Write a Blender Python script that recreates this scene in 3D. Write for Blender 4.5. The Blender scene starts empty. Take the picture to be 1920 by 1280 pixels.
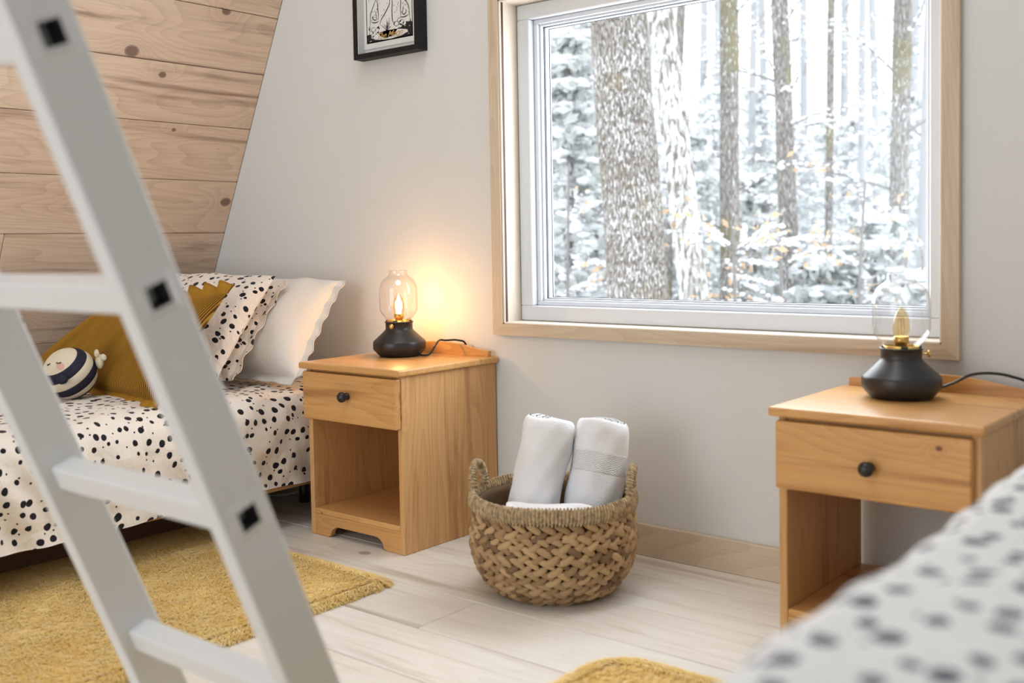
import bpy, bmesh, math, random
import numpy as np
from mathutils import Vector, Matrix

random.seed(7)
rng = np.random.default_rng(7)
S = bpy.context.scene
COL = S.collection
PI = math.pi

# ------------------------------------------------------------------ camera
cd = bpy.data.cameras.new('camera')
cam = bpy.data.objects.new('camera', cd)
COL.objects.link(cam)
def _cam():
    p, y, r = math.radians(2.55), math.radians(-39.46), math.radians(0.96)
    F = Vector((math.sin(y)*math.cos(p), math.cos(y)*math.cos(p), -math.sin(p)))
    Rt = Vector((math.cos(y), -math.sin(y), 0))
    D = F.cross(Rt)
    c, s = math.cos(r), math.sin(r)
    X = c*Rt + s*D
    Dn = -s*Rt + c*D
    M = Matrix(((X.x, -Dn.x, -F.x), (X.y, -Dn.y, -F.y), (X.z, -Dn.z, -F.z)))
    return M.to_4x4()
cam.matrix_world = Matrix.Translation((0, -2.5, 0.881)) @ _cam()
cd.sensor_width = 36.0
cd.lens = 36.0*1985/1920
cd.shift_y = -97/1920
cd.clip_start = 0.05
cd.clip_end = 200
cd.dof.use_dof = True
cd.dof.focus_distance = 3.3
cd.dof.aperture_fstop = 2.8
S.camera = cam

# ------------------------------------------------------------------ world and lights
W = bpy.data.worlds.new('overcast_sky')
S.world = W
W.use_nodes = True
bg = W.node_tree.nodes['Background']
bg.inputs['Color'].default_value = (0.93, 0.97, 1.0, 1)
bg.inputs['Strength'].default_value = 2.5
def area(name, loc, rot, sx, sy, power, color, portal=False):
    ld = bpy.data.lights.new(name, 'AREA')
    ld.shape = 'RECTANGLE'; ld.size = sx; ld.size_y = sy
    ld.energy = power; ld.color = color
    o = bpy.data.objects.new(name, ld); COL.objects.link(o)
    o.location = loc; o.rotation_euler = rot
    if portal: ld.cycles.is_portal = True
    return o
# daylight through the big glazing behind the camera
area('rear_window_daylight', (-2.0, -5.2, 1.25), (math.radians(90), 0, 0), 2.2, 1.9, 34, (0.88, 0.94, 1.0))
# added overhead fill lamp high over the room, no skylight built
area('ridge_fill', (-1.5, -1.5, 4.5), (math.radians(6), 0, 0), 1.0, 2.2, 42, (0.94, 0.97, 1.0))
area('upper_gable_fill', (-1.4, -5.2, 3.5), (math.radians(68), 0, 0), 2.0, 1.6, 34, (0.95, 0.97, 1.0))  # added fill lamp high behind the camera, no glazing there
# daylight pouring in through the front window
area('window_daylight', (-1.43, 0.16, 1.14), (math.radians(-90), 0, 0), 1.2, 0.85, 20, (0.93, 0.97, 1.0))

vs = S.view_settings
vs.view_transform = 'Standard'; vs.look = 'None'; vs.gamma = 1; vs.exposure = -0.06
vs.use_curve_mapping = False
S.display_settings.display_device = 'sRGB'
S.cycles.max_bounces = 10
S.cycles.transparent_max_bounces = 24
S.cycles.use_denoising = True
S.cycles.caustics_reflective = False
S.cycles.caustics_refractive = False
S.cycles.sample_clamp_indirect = 6.0

# ------------------------------------------------------------------ node helpers
def srgb(r, g, b):
    f = lambda c: (c/255/12.92) if c/255 <= 0.04045 else ((c/255+0.055)/1.055)**2.4
    return (f(r), f(g), f(b), 1)
class NT:
    def __init__(s, name):
        s.m = bpy.data.materials.new(name); s.m.use_nodes = True
        s.t = s.m.node_tree
        s.b = s.t.nodes['Principled BSDF']; s.out = s.t.nodes['Material Output']
    def n(s, typ, **kw):
        nd = s.t.nodes.new(typ)
        for k, v in kw.items():
            if k in nd.inputs: s.set(nd, k, v)
            else: setattr(nd, k, v)
        return nd
    def set(s, nd, k, v):
        if isinstance(v, bpy.types.NodeSocket): s.t.links.new(v, nd.inputs[k])
        else: nd.inputs[k].default_value = v
    def math(s, op, a, b=0.0, c=None):
        nd = s.t.nodes.new('ShaderNodeMath'); nd.operation = op
        s.set(nd, 0, a); s.set(nd, 1, b)
        if c is not None: s.set(nd, 2, c)
        return nd.outputs[0]
    def vmath(s, op, a, b):
        nd = s.t.nodes.new('ShaderNodeVectorMath'); nd.operation = op
        s.set(nd, 0, a); s.set(nd, 1, b)
        return nd.outputs[0]
    def mix(s, fac, a, b, blend='MIX'):
        nd = s.t.nodes.new('ShaderNodeMix'); nd.data_type = 'RGBA'; nd.blend_type = blend
        for idx, v in ((0, fac), (6, a), (7, b)):
            if isinstance(v, bpy.types.NodeSocket): s.t.links.new(v, nd.inputs[idx])
            else: nd.inputs[idx].default_value = v
        return nd.outputs[2]
    def smooth(s, v, lo, hi, a=0.0, b=1.0):
        nd = s.t.nodes.new('ShaderNodeMapRange'); nd.interpolation_type = 'SMOOTHSTEP'
        s.set(nd, 0, v); nd.inputs[1].default_value = lo; nd.inputs[2].default_value = hi
        nd.inputs[3].default_value = a; nd.inputs[4].default_value = b
        return nd.outputs[0]
    def noise(s, vec, scale, detail=2.0, rough=0.5, dist=0.0):
        nd = s.t.nodes.new('ShaderNodeTexNoise')
        s.set(nd, 'Vector', vec); nd.inputs['Scale'].default_value = scale
        nd.inputs['Detail'].default_value = detail; nd.inputs['Roughness'].default_value = rough
        nd.inputs['Distortion'].default_value = dist
        return nd.outputs['Fac']
    def voro(s, vec, scale, rnd=1.0, feature='F1'):
        nd = s.t.nodes.new('ShaderNodeTexVoronoi'); nd.feature = feature
        s.set(nd, 'Vector', vec); nd.inputs['Scale'].default_value = scale
        nd.inputs['Randomness'].default_value = rnd
        return nd
    def bump(s, h, strength=0.3, dist=0.002):
        nd = s.t.nodes.new('ShaderNodeBump')
        s.set(nd, 'Height', h); nd.inputs['Strength'].default_value = strength
        nd.inputs['Distance'].default_value = dist
        s.t.links.new(nd.outputs[0], s.b.inputs['Normal'])
    def base(s, col=None, rough=0.5, metal=0.0, spec=0.5):
        if col is not None: s.set(s.b, 'Base Color', col)
        s.set(s.b, 'Roughness', rough); s.set(s.b, 'Metallic', metal)
        s.b.inputs['Specular IOR Level'].default_value = spec
        return s
def plain(name, col, rough=0.5, metal=0.0, spec=0.5, var=0.04, scale=30):
    t = NT(name); co = t.n('ShaderNodeTexCoord').outputs['Object']
    n = t.noise(co, scale, 3)
    dark = tuple(c*(1-var*3) for c in col[:3])+(1,)
    t.base(t.mix(n, dark, tuple(min(1, c*(1+var)) for c in col[:3])+(1,)), rough, metal, spec)
    return t.m
def wood(name, light, mid, dark, axis=0, knots=0.5, knot_col=None, rough=0.5, contour=1.0, kscale=2.6, kr=0.07, wash=0.0, grain=1.0, spec=0.35):
    """Knotty pine: fine fibres along `axis`, growth contours bending round sparse knots."""
    t = NT(name)
    co = t.n('ShaderNodeTexCoord').outputs['Object']
    rnd = t.n('ShaderNodeObjectInfo').outputs['Random']
    off = t.n('ShaderNodeCombineXYZ', X=t.math('MULTIPLY', rnd, 37.0), Y=t.math('MULTIPLY', rnd, 91.0), Z=t.math('MULTIPLY', rnd, 53.0)).outputs[0]
    co = t.vmath('ADD', co, off)
    sc = [1.0, 1.0, 1.0]; sc[axis] = 0.13
    fc = [1.0, 1.0, 1.0]; fc[axis] = 0.022
    sx = t.n('ShaderNodeSeparateXYZ', Vector=co).outputs
    oth = [i for i in range(3) if i != axis]
    kv = t.n('ShaderNodeCombineXYZ', X=t.math('MULTIPLY', sx[axis], 0.75), Y=t.math('ADD', sx[oth[0]], sx[oth[1]])).outputs[0]
    v = t.n('ShaderNodeTexVoronoi', Vector=kv, voronoi_dimensions='2D')
    v.inputs['Scale'].default_value = kscale; v.inputs['Randomness'].default_value = 0.95
    present = t.math('GREATER_THAN', t.n('ShaderNodeSeparateColor', Color=v.outputs['Color']).outputs[0], 1-knots)
    size = t.n('ShaderNodeSeparateColor', Color=v.outputs['Color']).outputs[1]
    d = t.math('DIVIDE', v.outputs['Distance'], t.math('MULTIPLY_ADD', size, kr, kr*0.35))
    halo = t.math('MULTIPLY', t.math('POWER', 2.718, t.math('MULTIPLY', d, -0.42)), present)
    n1 = t.noise(t.vmath('MULTIPLY', co, tuple(sc)), 5.5, 1.0, 0.4)
    ring = t.math('ADD', t.math('MULTIPLY', n1, 24.0*contour), t.math('MULTIPLY', halo, 7.0))
    r = t.math('FRACT', ring)
    r = t.math('POWER', r, 1.8)
    fib = t.noise(t.vmath('MULTIPLY', co, tuple(fc)), 190, 3.0, 0.6)
    n2 = t.noise(t.vmath('MULTIPLY', co, tuple(sc)), 2.2, 2.0)
    f = t.math('ADD', t.math('MULTIPLY', r, 0.45*grain), t.math('MULTIPLY', t.smooth(fib, 0.35, 0.75), 0.4*grain))
    f = t.math('ADD', f, t.math('MULTIPLY', t.smooth(n2, 0.35, 0.7), 0.3))
    f = t.math('ADD', f, t.math('MULTIPLY', t.math('SUBTRACT', rnd, 0.5), 0.28))
    c = t.mix(t.math('MINIMUM', t.math('MAXIMUM', f, 0.0), 1.0), light, mid)
    st_ = [1.0, 1.0, 1.0]; st_[axis] = 0.055
    stre = t.noise(t.vmath('MULTIPLY', co, tuple(st_)), 17.0, 4.0, 0.6, 0.5)
    c = t.mix(t.smooth(stre, 0.52, 0.72, 0.0, 0.95*grain), c, dark)
    c = t.mix(t.math('MULTIPLY', halo, 0.55), c, mid)
    kn = t.math('MULTIPLY', t.smooth(d, 0.75, 1.0, 1.0, 0.0), present)
    krg = t.math('MULTIPLY', t.smooth(t.math('ABSOLUTE', t.math('SUBTRACT', d, 0.97)), 0.0, 0.2, 1.0, 0.0), present)
    c = t.mix(t.math('MULTIPLY', kn, 0.85), c, knot_col or dark)
    c = t.mix(t.math('MULTIPLY', krg, 0.6), c, tuple(x*0.45 for x in (knot_col or dark)[:3])+(1,))
    if wash: c = t.mix(t.smooth(t.noise(co, 3.0, 2.0), 0.3, 0.7, 0.0, wash), c, (0.9, 0.88, 0.84, 1))
    t.base(c, rough, 0, spec)
    t.bump(t.math('ADD', fib, t.math('MULTIPLY', r, -0.4)), 0.12, 0.001)
    return t.m
def dotted(name, cloth, ink, scale=21.0, rmin=0.13, rvar=0.17):
    t = NT(name); uv = t.n('ShaderNodeTexCoord').outputs['UV']
    wn = t.n('ShaderNodeTexNoise', Vector=uv); wn.inputs['Scale'].default_value = 38; wn.inputs['Detail'].default_value = 1
    w = t.vmath('MULTIPLY', t.vmath('SUBTRACT', wn.outputs['Color'], (0.5, 0.5, 0.5)), (0.007, 0.007, 0))
    wn2 = t.n('ShaderNodeTexNoise', Vector=uv); wn2.inputs['Scale'].default_value = 5
    w2 = t.vmath('MULTIPLY', t.vmath('SUBTRACT', wn2.outputs['Color'], (0.5, 0.5, 0.5)), (0.05, 0.05, 0))
    p = t.vmath('ADD', t.vmath('ADD', uv, w), w2)
    v = t.n('ShaderNodeTexVoronoi', Vector=p, voronoi_dimensions='2D')
    v.inputs['Scale'].default_value = scale; v.inputs['Randomness'].default_value = 0.72
    cr = t.n('ShaderNodeSeparateColor', Color=v.outputs['Color']).outputs
    rad = t.math('MULTIPLY_ADD', t.math('POWER', cr[0], 0.7), rvar, rmin)
    dot = t.smooth(t.math('SUBTRACT', v.outputs['Distance'], rad), -0.012, 0.012, 1.0, 0.0)
    v2 = t.n('ShaderNodeTexVoronoi', Vector=t.vmath('ADD', p, (3.3, 7.7, 0)), voronoi_dimensions='2D')
    v2.inputs['Scale'].default_value = scale*1.25; v2.inputs['Randomness'].default_value = 1.0
    c2 = t.n('ShaderNodeSeparateColor', Color=v2.outputs['Color']).outputs
    small = t.math('MULTIPLY', t.smooth(v2.outputs['Distance'], 0.07, 0.10, 1.0, 0.0), t.math('GREATER_THAN', c2[1], 0.6))
    dd = t.math('MAXIMUM', dot, small)
    t.base(t.mix(dd, cloth, ink), 0.85, 0, 0.15)
    wv = t.noise(uv, 900, 1.0); big = t.noise(uv, 26, 3.0, 0.6, 0.4)
    t.bump(t.math('ADD', t.math('MULTIPLY', big, 2.5), t.math('MULTIPLY', wv, 0.25)), 0.5, 0.006)
    t.b.inputs['Sheen Weight'].default_value = 0.15
    return t.m
def thin_glass(name, tint=(1, 1, 1, 1), f0=0.06, power=4.0, gain=0.75, rough=0.0):
    """Thin clear glass: clear pass-through plus a mirror coat that grows at grazing angles."""
    t = NT(name); t.t.nodes.remove(t.b)
    tr = t.n('ShaderNodeBsdfTransparent'); tr.inputs[0].default_value = tint
    gl = t.n('ShaderNodeBsdfGlossy'); gl.inputs['Roughness'].default_value = rough
    lw = t.n('ShaderNodeLayerWeight'); lw.inputs['Blend'].default_value = 0.5
    fac = t.math('MULTIPLY_ADD', t.math('POWER', lw.outputs['Facing'], power), gain, f0)
    mx = t.n('ShaderNodeMixShader')
    t.t.links.new(fac, mx.inputs[0]); t.t.links.new(tr.outputs[0], mx.inputs[1]); t.t.links.new(gl.outputs[0], mx.inputs[2])
    t.t.links.new(mx.outputs[0], t.out.inputs[0])
    return t.m
def emit(name, col, strength):
    t = NT(name); t.set(t.b, 'Base Color', (0, 0, 0, 1))
    t.b.inputs['Emission Color'].default_value = col; t.b.inputs['Emission Strength'].default_value = strength
    return t.m

# ------------------------------------------------------------------ mesh helpers
def obj(name, mesh, parent=None, loc=None, rot=None):
    o = bpy.data.objects.new(name, mesh); COL.objects.link(o)
    if parent: o.parent = parent
    if loc is not None: o.location = loc
    if rot is not None: o.rotation_euler = rot
    return o
def mesh(name, V, F, mat=None, smooth=False, uv=None):
    me = bpy.data.meshes.new(name)
    V = np.asarray(V, dtype=np.float32).reshape(-1, 3)
    if isinstance(F, np.ndarray):
        k = F.shape[1]; nf = len(F)
        me.vertices.add(len(V)); me.vertices.foreach_set('co', V.ravel())
        me.loops.add(nf*k); me.loops.foreach_set('vertex_index', F.astype(np.int32).ravel())
        me.polygons.add(nf); me.polygons.foreach_set('loop_start', np.arange(0, nf*k, k, dtype=np.int32))
        me.update(calc_edges=True); me.validate()
    else:
        me.from_pydata(V.tolist(), [], F)
    if mat: me.materials.append(mat)
    if smooth: me.polygons.foreach_set('use_smooth', [True]*len(me.polygons))
    if uv is not None:
        l = me.uv_layers.new(name='UVMap')
        idx = np.zeros(len(me.loops), dtype=np.int32); me.loops.foreach_get('vertex_index', idx)
        l.data.foreach_set('uv', np.asarray(uv, dtype=np.float32)[idx].ravel())
    me.update()
    return me
def box_mesh(name, x0, x1, y0, y1, z0, z1, mat, bevel=0.002, seg=1):
    bm = bmesh.new()
    bmesh.ops.create_cube(bm, size=1)
    bmesh.ops.scale(bm, vec=(x1-x0, y1-y0, z1-z0), verts=bm.verts)
    bmesh.ops.translate(bm, vec=((x0+x1)/2, (y0+y1)/2, (z0+z1)/2), verts=bm.verts)
    if bevel > 0:
        bmesh.ops.bevel(bm, geom=bm.edges[:], offset=bevel, segments=seg, affect='EDGES', profile=0.5)
    me = bpy.data.meshes.new(name); bm.to_mesh(me); bm.free()
    me.materials.append(mat)
    return me
def box(name, x0, x1, y0, y1, z0, z1, mat, parent=None, bevel=0.002, seg=1):
    return obj(name, box_mesh(name, x0, x1, y0, y1, z0, z1, mat, bevel, seg), parent)
def grid_faces(nu, nv, wrap_u=False, wrap_v=False):
    a = np.arange(nu if wrap_u else nu-1); b = np.arange(nv if wrap_v else nv-1)
    I, J = np.meshgrid(a, b, indexing='ij'); I = I.ravel(); J = J.ravel()
    I2 = (I+1) % nu; J2 = (J+1) % nv
    return np.stack([I*nv+J, I2*nv+J, I2*nv+J2, I*nv+J2], 1)
def lathe(name, prof, mat, parent=None, seg=48, loc=None, rot=None, smooth=True):
    P = np.array(prof, float); a = np.linspace(0, 2*PI, seg, endpoint=False)
    V = np.stack([np.outer(np.cos(a), P[:, 0]), np.outer(np.sin(a), P[:, 0]), np.tile(P[:, 1], (seg, 1))], 2).reshape(-1, 3)
    F = grid_faces(seg, len(P), wrap_u=True)
    me = mesh(name, V, F, mat, smooth)
    return obj(name, me, parent, loc, rot)
def tube_arrays(pts, rad, seg=10, caps=True):
    P = np.array(pts, float); n = len(P)
    rad = np.full(n, rad) if np.isscalar(rad) else np.array(rad, float)
    T = np.gradient(P, axis=0); T /= np.linalg.norm(T, axis=1)[:, None]+1e-12
    up = np.array([0, 0, 1.0]) if abs(T[0][2]) < 0.9 else np.array([1.0, 0, 0])
    N = np.cross(T[0], up); N /= np.linalg.norm(N)
    V = []
    for i in range(n):
        N = N-T[i]*N.dot(T[i]); N /= np.linalg.norm(N)
        B = np.cross(T[i], N)
        a = np.linspace(0, 2*PI, seg, endpoint=False)
        V.append(P[i]+rad[i]*(np.outer(np.cos(a), N)+np.outer(np.sin(a), B)))
    V = np.concatenate(V); F = grid_faces(n, seg, wrap_v=True)
    return V, F
def tube(name, pts, rad, mat, parent=None, seg=10, smooth=True):
    V, F = tube_arrays(pts, rad, seg)
    n = len(pts)
    Fl = F.tolist()+[list(range(seg))[::-1], list(range((n-1)*seg, n*seg))]
    return obj(name, mesh(name, V, Fl, mat, smooth), parent)
def spline(pts, n=40):
    P = np.array(pts, float); m = len(P); out = []
    for t in np.linspace(0, m-1, n):
        i = min(int(t), m-2); u = t-i
        p0, p1, p2, p3 = P[max(i-1, 0)], P[i], P[i+1], P[min(i+2, m-1)]
        out.append(0.5*((2*p1)+(-p0+p2)*u+(2*p0-5*p1+4*p2-p3)*u*u+(-p0+3*p1-3*p2+p3)*u**3))
    return np.array(out)
def prism(name, poly, y0, y1, mat, parent=None, bevel=0.0015):
    """polygon in x,z extruded along y, edges eased"""
    bm = bmesh.new()
    vs_ = [bm.verts.new((x, y0, z)) for x, z in poly]
    f = bm.faces.new(vs_)
    r = bmesh.ops.extrude_face_region(bm, geom=[f])
    bmesh.ops.translate(bm, vec=(0, y1-y0, 0), verts=[g for g in r['geom'] if isinstance(g, bmesh.types.BMVert)])
    bmesh.ops.recalc_face_normals(bm, faces=bm.faces[:])
    me = bpy.data.meshes.new(name); bm.to_mesh(me); bm.free(); me.materials.append(mat)
    return obj(name, me, parent)
def empty(name, loc, label=None, cat=None, group=None, kind=None, rz=0.0):
    o = bpy.data.objects.new(name, None); COL.objects.link(o)
    o.location = loc; o.rotation_euler = (0, 0, rz); o.empty_display_size = 0.05
    return tag(o, label, cat, group, kind)
def tag(o, label=None, cat=None, group=None, kind=None):
    if label: o['label'] = label
    if cat: o['category'] = cat
    if group: o['group'] = group
    if kind: o['kind'] = kind
    return o
def join_arrays(parts):
    V = []; F = []; o = 0
    for v, f in parts:
        V.append(v); F.append(f+o); o += len(v)
    return np.concatenate(V), np.concatenate(F)
_ph = rng.uniform(0, 2*PI, 64); _dr = rng.uniform(0, 2*PI, 64)
def wrinkle(u, v, freq, seed=0, n=7, aniso=(1, 1)):
    """smooth pseudo-random relief in [-1, 1]"""
    r = np.zeros_like(u); uu = u*aniso[0]; vv = v*aniso[1]
    w = 0.6*np.sin(freq*0.5*vv+_ph[seed % 64])+0.5*np.sin(freq*0.4*uu+_ph[(seed+9) % 64])
    for i in range(n):
        k = (seed*5+i*3) % 64; fr = freq*(0.6+0.25*i)
        r += np.sin(fr*(uu*math.cos(_dr[k])+vv*math.sin(_dr[k]))+_ph[k]+w)/(1+0.5*i)
    return r/3.0
def seg_box_verts(dx, dy, dz):
    return np.array([(x, y, z) for x in (-dx, dx) for y in (-dy, dy) for z in (-dz, dz)], float)

# ------------------------------------------------------------------ materials
M = {}
M['wall'] = plain('white_painted_wall', srgb(222, 223, 222), 0.8, spec=0.2, var=0.01, scale=6)
M['floor'] = wood('whitewashed_pine_floor', srgb(236, 231, 223), srgb(216, 206, 192), srgb(176, 158, 142), 0, knots=0.30, knot_col=srgb(120, 100, 92), rough=0.36, kscale=2.4, kr=0.035, wash=0.3, grain=0.8, contour=0.7)
M['plank'] = wood('natural_pine_plank', srgb(240, 217, 194), srgb(210, 182, 158), srgb(158, 126, 108), 0, knots=0.72, knot_col=srgb(116, 90, 80), rough=0.5, kscale=3.6, kr=0.060, grain=0.95)
M['honey_x'] = wood('honey_pine_grain_across', srgb(222, 172, 110), srgb(192, 136, 76), srgb(154, 98, 46), 0, knots=0.14, knot_col=srgb(95, 50, 22), rough=0.30, grain=0.8, kscale=6.0, kr=0.03, spec=0.45)
M['honey_z'] = wood('honey_pine_grain_upright', srgb(226, 180, 124), srgb(194, 144, 90), srgb(156, 106, 58), 2, knots=0.16, knot_col=srgb(95, 50, 22), rough=0.42, kscale=6.0, kr=0.03, spec=0.4, contour=1.2, grain=0.8)
M['trim'] = wood('pale_pine_trim_across', srgb(216, 200, 178), srgb(198, 178, 152), srgb(176, 150, 124), 0, knots=0.0, rough=0.55, contour=1.2)
M['trim_z'] = wood('pale_pine_trim_upright', srgb(216, 200, 178), srgb(198, 178, 152), srgb(176, 150, 124), 2, knots=0.0, rough=0.55, contour=1.2)
M['reveal'] = plain('whitewashed_reveal', srgb(232, 220, 205), 0.6, var=0.03, scale=8)
M['vinyl'] = plain('white_vinyl', srgb(214, 218, 224), 0.35, var=0.01)
M['gasket'] = plain('dark_gasket', srgb(40, 48, 60), 0.6)
M['black_metal'] = plain('satin_black_metal', (0.013, 0.013, 0.015, 1), 0.38, 0.0, 0.6)
M['black_frame'] = plain('black_frame_paint', (0.008, 0.008, 0.009, 1), 0.55, 0.0, 0.3)
M['brass'] = plain('brushed_brass', srgb(214, 178, 104), 0.28, 1.0)
M['globe'] = thin_glass('clear_lamp_glass', (0.97, 0.97, 0.97, 1), 0.05, 2.4, 0.8)
M['pane'] = thin_glass('window_pane_glass', (0.985, 0.99, 0.99, 1), 0.02, 5.0, 0.5)
M['bulb_glass'] = thin_glass('amber_bulb_glass', (0.98, 0.86, 0.62, 1), 0.07, 3.0, 0.6)
M['filament_on'] = emit('glowing_filament', (1.0, 0.72, 0.34, 1), 260)
M['filament_off'] = plain('led_filament_unlit', srgb(235, 196, 120), 0.4)
M['white_steel'] = plain('white_powder_coat', srgb(216, 217, 218), 0.32, spec=0.5, var=0.01)
M['tube_inside'] = plain('tube_inner_steel', srgb(60, 60, 62), 0.6)
M['dots_bed'] = dotted('cream_cotton_black_dots', srgb(238, 229, 220), srgb(28, 25, 32), 25.5, 0.115, 0.15)
M['dots_pillow'] = dotted('cream_pillow_black_dots', srgb(238, 228, 218), srgb(28, 25, 32), 26, 0.12, 0.14)
M['dots_right'] = dotted('white_cotton_grey_dots', srgb(232, 234, 236), srgb(86, 88, 102), 25, 0.13, 0.16)
M['dark_wood'] = plain('dark_brown_board', srgb(86, 56, 40), 0.6, var=0.08)
M['bed_board'] = wood('bed_platform_pine', srgb(206, 168, 116), srgb(180, 138, 88), srgb(150, 104, 62), 1, knots=0.1, rough=0.5)
M['mattress'] = plain('white_mattress', srgb(225, 222, 216), 0.9)
M['navy'] = plain('navy_knit', srgb(52, 52, 66), 0.9, spec=0.1, var=0.1, scale=220)
M['cream'] = plain('cream_knit', srgb(226, 214, 190), 0.9, spec=0.1, var=0.05, scale=220)
M['pink'] = plain('pink_cheek', srgb(226, 176, 160), 0.95, spec=0.05)
M['thread'] = plain('black_thread', srgb(30, 28, 30), 0.8)
M['cable_white'] = plain('white_cable', srgb(200, 200, 198), 0.5)
M['paper'] = plain('print_paper', srgb(228, 228, 224), 0.85, var=0.01)
M['mat_board'] = plain('picture_mount', srgb(214, 215, 212), 0.85, var=0.01)
M['ink'] = plain('printing_ink', srgb(30, 27, 28), 0.8)
M['gold_ink'] = plain('gold_lettering', srgb(196, 158, 92), 0.5)
def _mustard(ribs):
    t = NT('mustard_ribbed_velvet' if ribs else 'mustard_plain_velvet'); co = t.n('ShaderNodeTexCoord').outputs['Object']
    n = t.noise(co, 14, 3)
    c = t.mix(n, srgb(142, 102, 28), srgb(180, 132, 44))
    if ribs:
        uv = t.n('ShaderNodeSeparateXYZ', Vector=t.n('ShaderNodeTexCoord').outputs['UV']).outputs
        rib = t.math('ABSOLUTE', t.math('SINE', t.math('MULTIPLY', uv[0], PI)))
        c = t.mix(t.smooth(rib, 0.45, 0.95), srgb(78, 48, 8), c)  # groove shade painted in as dark brown between the ribs
    t.base(c, 0.75, 0, 0.2)
    t.b.inputs['Sheen Weight'].default_value = 0.12; t.b.inputs['Sheen Tint'].default_value = srgb(240, 205, 110)
    t.b.inputs['Sheen Roughness'].default_value = 0.4
    return t.m
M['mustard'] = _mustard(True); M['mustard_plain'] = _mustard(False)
def _fur():
    t = NT('mustard_faux_fur'); co = t.n('ShaderNodeTexCoord').outputs['Object']
    n = t.noise(co, 7, 4, 0.6, 0.8); n2 = t.noise(t.vmath('MULTIPLY', co, (1, 3, 1)), 24, 3, 0.6, 0.5)
    c = t.mix(t.smooth(n, 0.3, 0.7), srgb(250, 220, 146), srgb(240, 202, 118))
    c = t.mix(t.smooth(n2, 0.35, 0.75, 0.0, 0.6), c, srgb(255, 236, 188))
    t.base(c, 0.95, 0, 0.08)
    t.b.inputs['Sheen Weight'].default_value = 0.35; t.b.inputs['Sheen Tint'].default_value = srgb(255, 230, 170)
    t.bump(t.math('ADD', t.noise(co, 160, 2), t.math('MULTIPLY', n2, 1.5)), 0.3, 0.004)
    return t.m
M['fur'] = _fur()
def _linen():
    t = NT('white_linen'); co = t.n('ShaderNodeTexCoord').outputs['Object']
    t.base(srgb(240, 237, 232), 0.9, 0, 0.12)
    t.bump(t.math('ADD', t.math('MULTIPLY', t.noise(co, 22, 4, 0.6, 0.8), 3), t.noise(co, 700, 1)), 0.45, 0.006)
    return t.m
M['linen'] = _linen()
def _terry(band):
    t = NT('white_terry_cloth' + ('_banded' if band else '')); co = t.n('ShaderNodeTexCoord').outputs['Object']
    t.base(srgb(246, 247, 250), 0.95, 0, 0.08)
    t.b.inputs['Sheen Weight'].default_value = 0.4
    pile = t.math('ADD', t.noise(co, 420, 2, 0.7), t.math('MULTIPLY', t.noise(co, 24, 3, 0.6, 0.5), 2.2))
    if band:
        uv = t.n('ShaderNodeTexCoord').outputs['UV']
        s = t.n('ShaderNodeSeparateXYZ', Vector=uv).outputs
        zig = t.math('ABSOLUTE', t.math('SUBTRACT', t.math('FRACT', t.math('MULTIPLY', s[0], 62.0)), 0.5))
        ww = t.math('SINE', t.math('MULTIPLY', t.math('ADD', s[1], t.math('MULTIPLY', zig, 0.012)), 1100.0))
        inb = t.math('MULTIPLY', t.smooth(s[1], 0.078, 0.082), t.smooth(s[1], 0.128, 0.132, 1.0, 0.0))
        h = t.math('ADD', t.math('MULTIPLY', pile, t.math('SUBTRACT', 1.0, inb)), t.math('MULTIPLY', t.math('MULTIPLY_ADD', ww, 0.6, 0.4), inb))
        t.bump(h, 0.7, 0.004)
    else: t.bump(pile, 0.6, 0.004)
    return t.m
M['terry'] = _terry(False); M['terry_band'] = _terry(True)
def _leafm():
    t = NT('dried_water_hyacinth'); co = t.n('ShaderNodeTexCoord').outputs['Object']
    rnd = t.n('ShaderNodeObjectInfo').outputs['Random']
    isl = t.n('ShaderNodeNewGeometry').outputs['Random Per Island']
    rr = t.math('FRACT', t.math('ADD', rnd, isl))
    fine = t.noise(t.vmath('MULTIPLY', t.vmath('ADD', co, t.n('ShaderNodeCombineXYZ', X=rr, Y=rr, Z=rr).outputs[0]), (0.25, 1, 1)), 260, 3, 0.6)
    c = t.mix(rr, srgb(202, 170, 126), srgb(150, 118, 84))
    c = t.mix(t.math('MULTIPLY', t.math('GREATER_THAN', rr, 0.86), 0.6), c, srgb(104, 80, 58))
    c = t.mix(t.smooth(fine, 0.45, 0.75, 0.0, 0.6), c, srgb(120, 86, 50))
    t.base(c, 0.6, 0, 0.3); t.bump(fine, 0.4, 0.002)
    return t.m
M['leaf'] = _leafm()
def _rope():
    t = NT('seagrass_rope'); co = t.n('ShaderNodeTexCoord').outputs['Object']
    n = t.noise(co, 90, 3, 0.6)
    t.base(t.mix(t.smooth(n, 0.3, 0.7), srgb(138, 116, 88), srgb(196, 174, 138)), 0.75, 0, 0.2)
    t.bump(t.noise(co, 500, 2), 0.4, 0.001)
    return t.m
M['rope'] = _rope()
M['basket_core'] = plain('basket_inner_weave', srgb(104, 78, 52), 0.9, var=0.15, scale=80)
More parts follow.
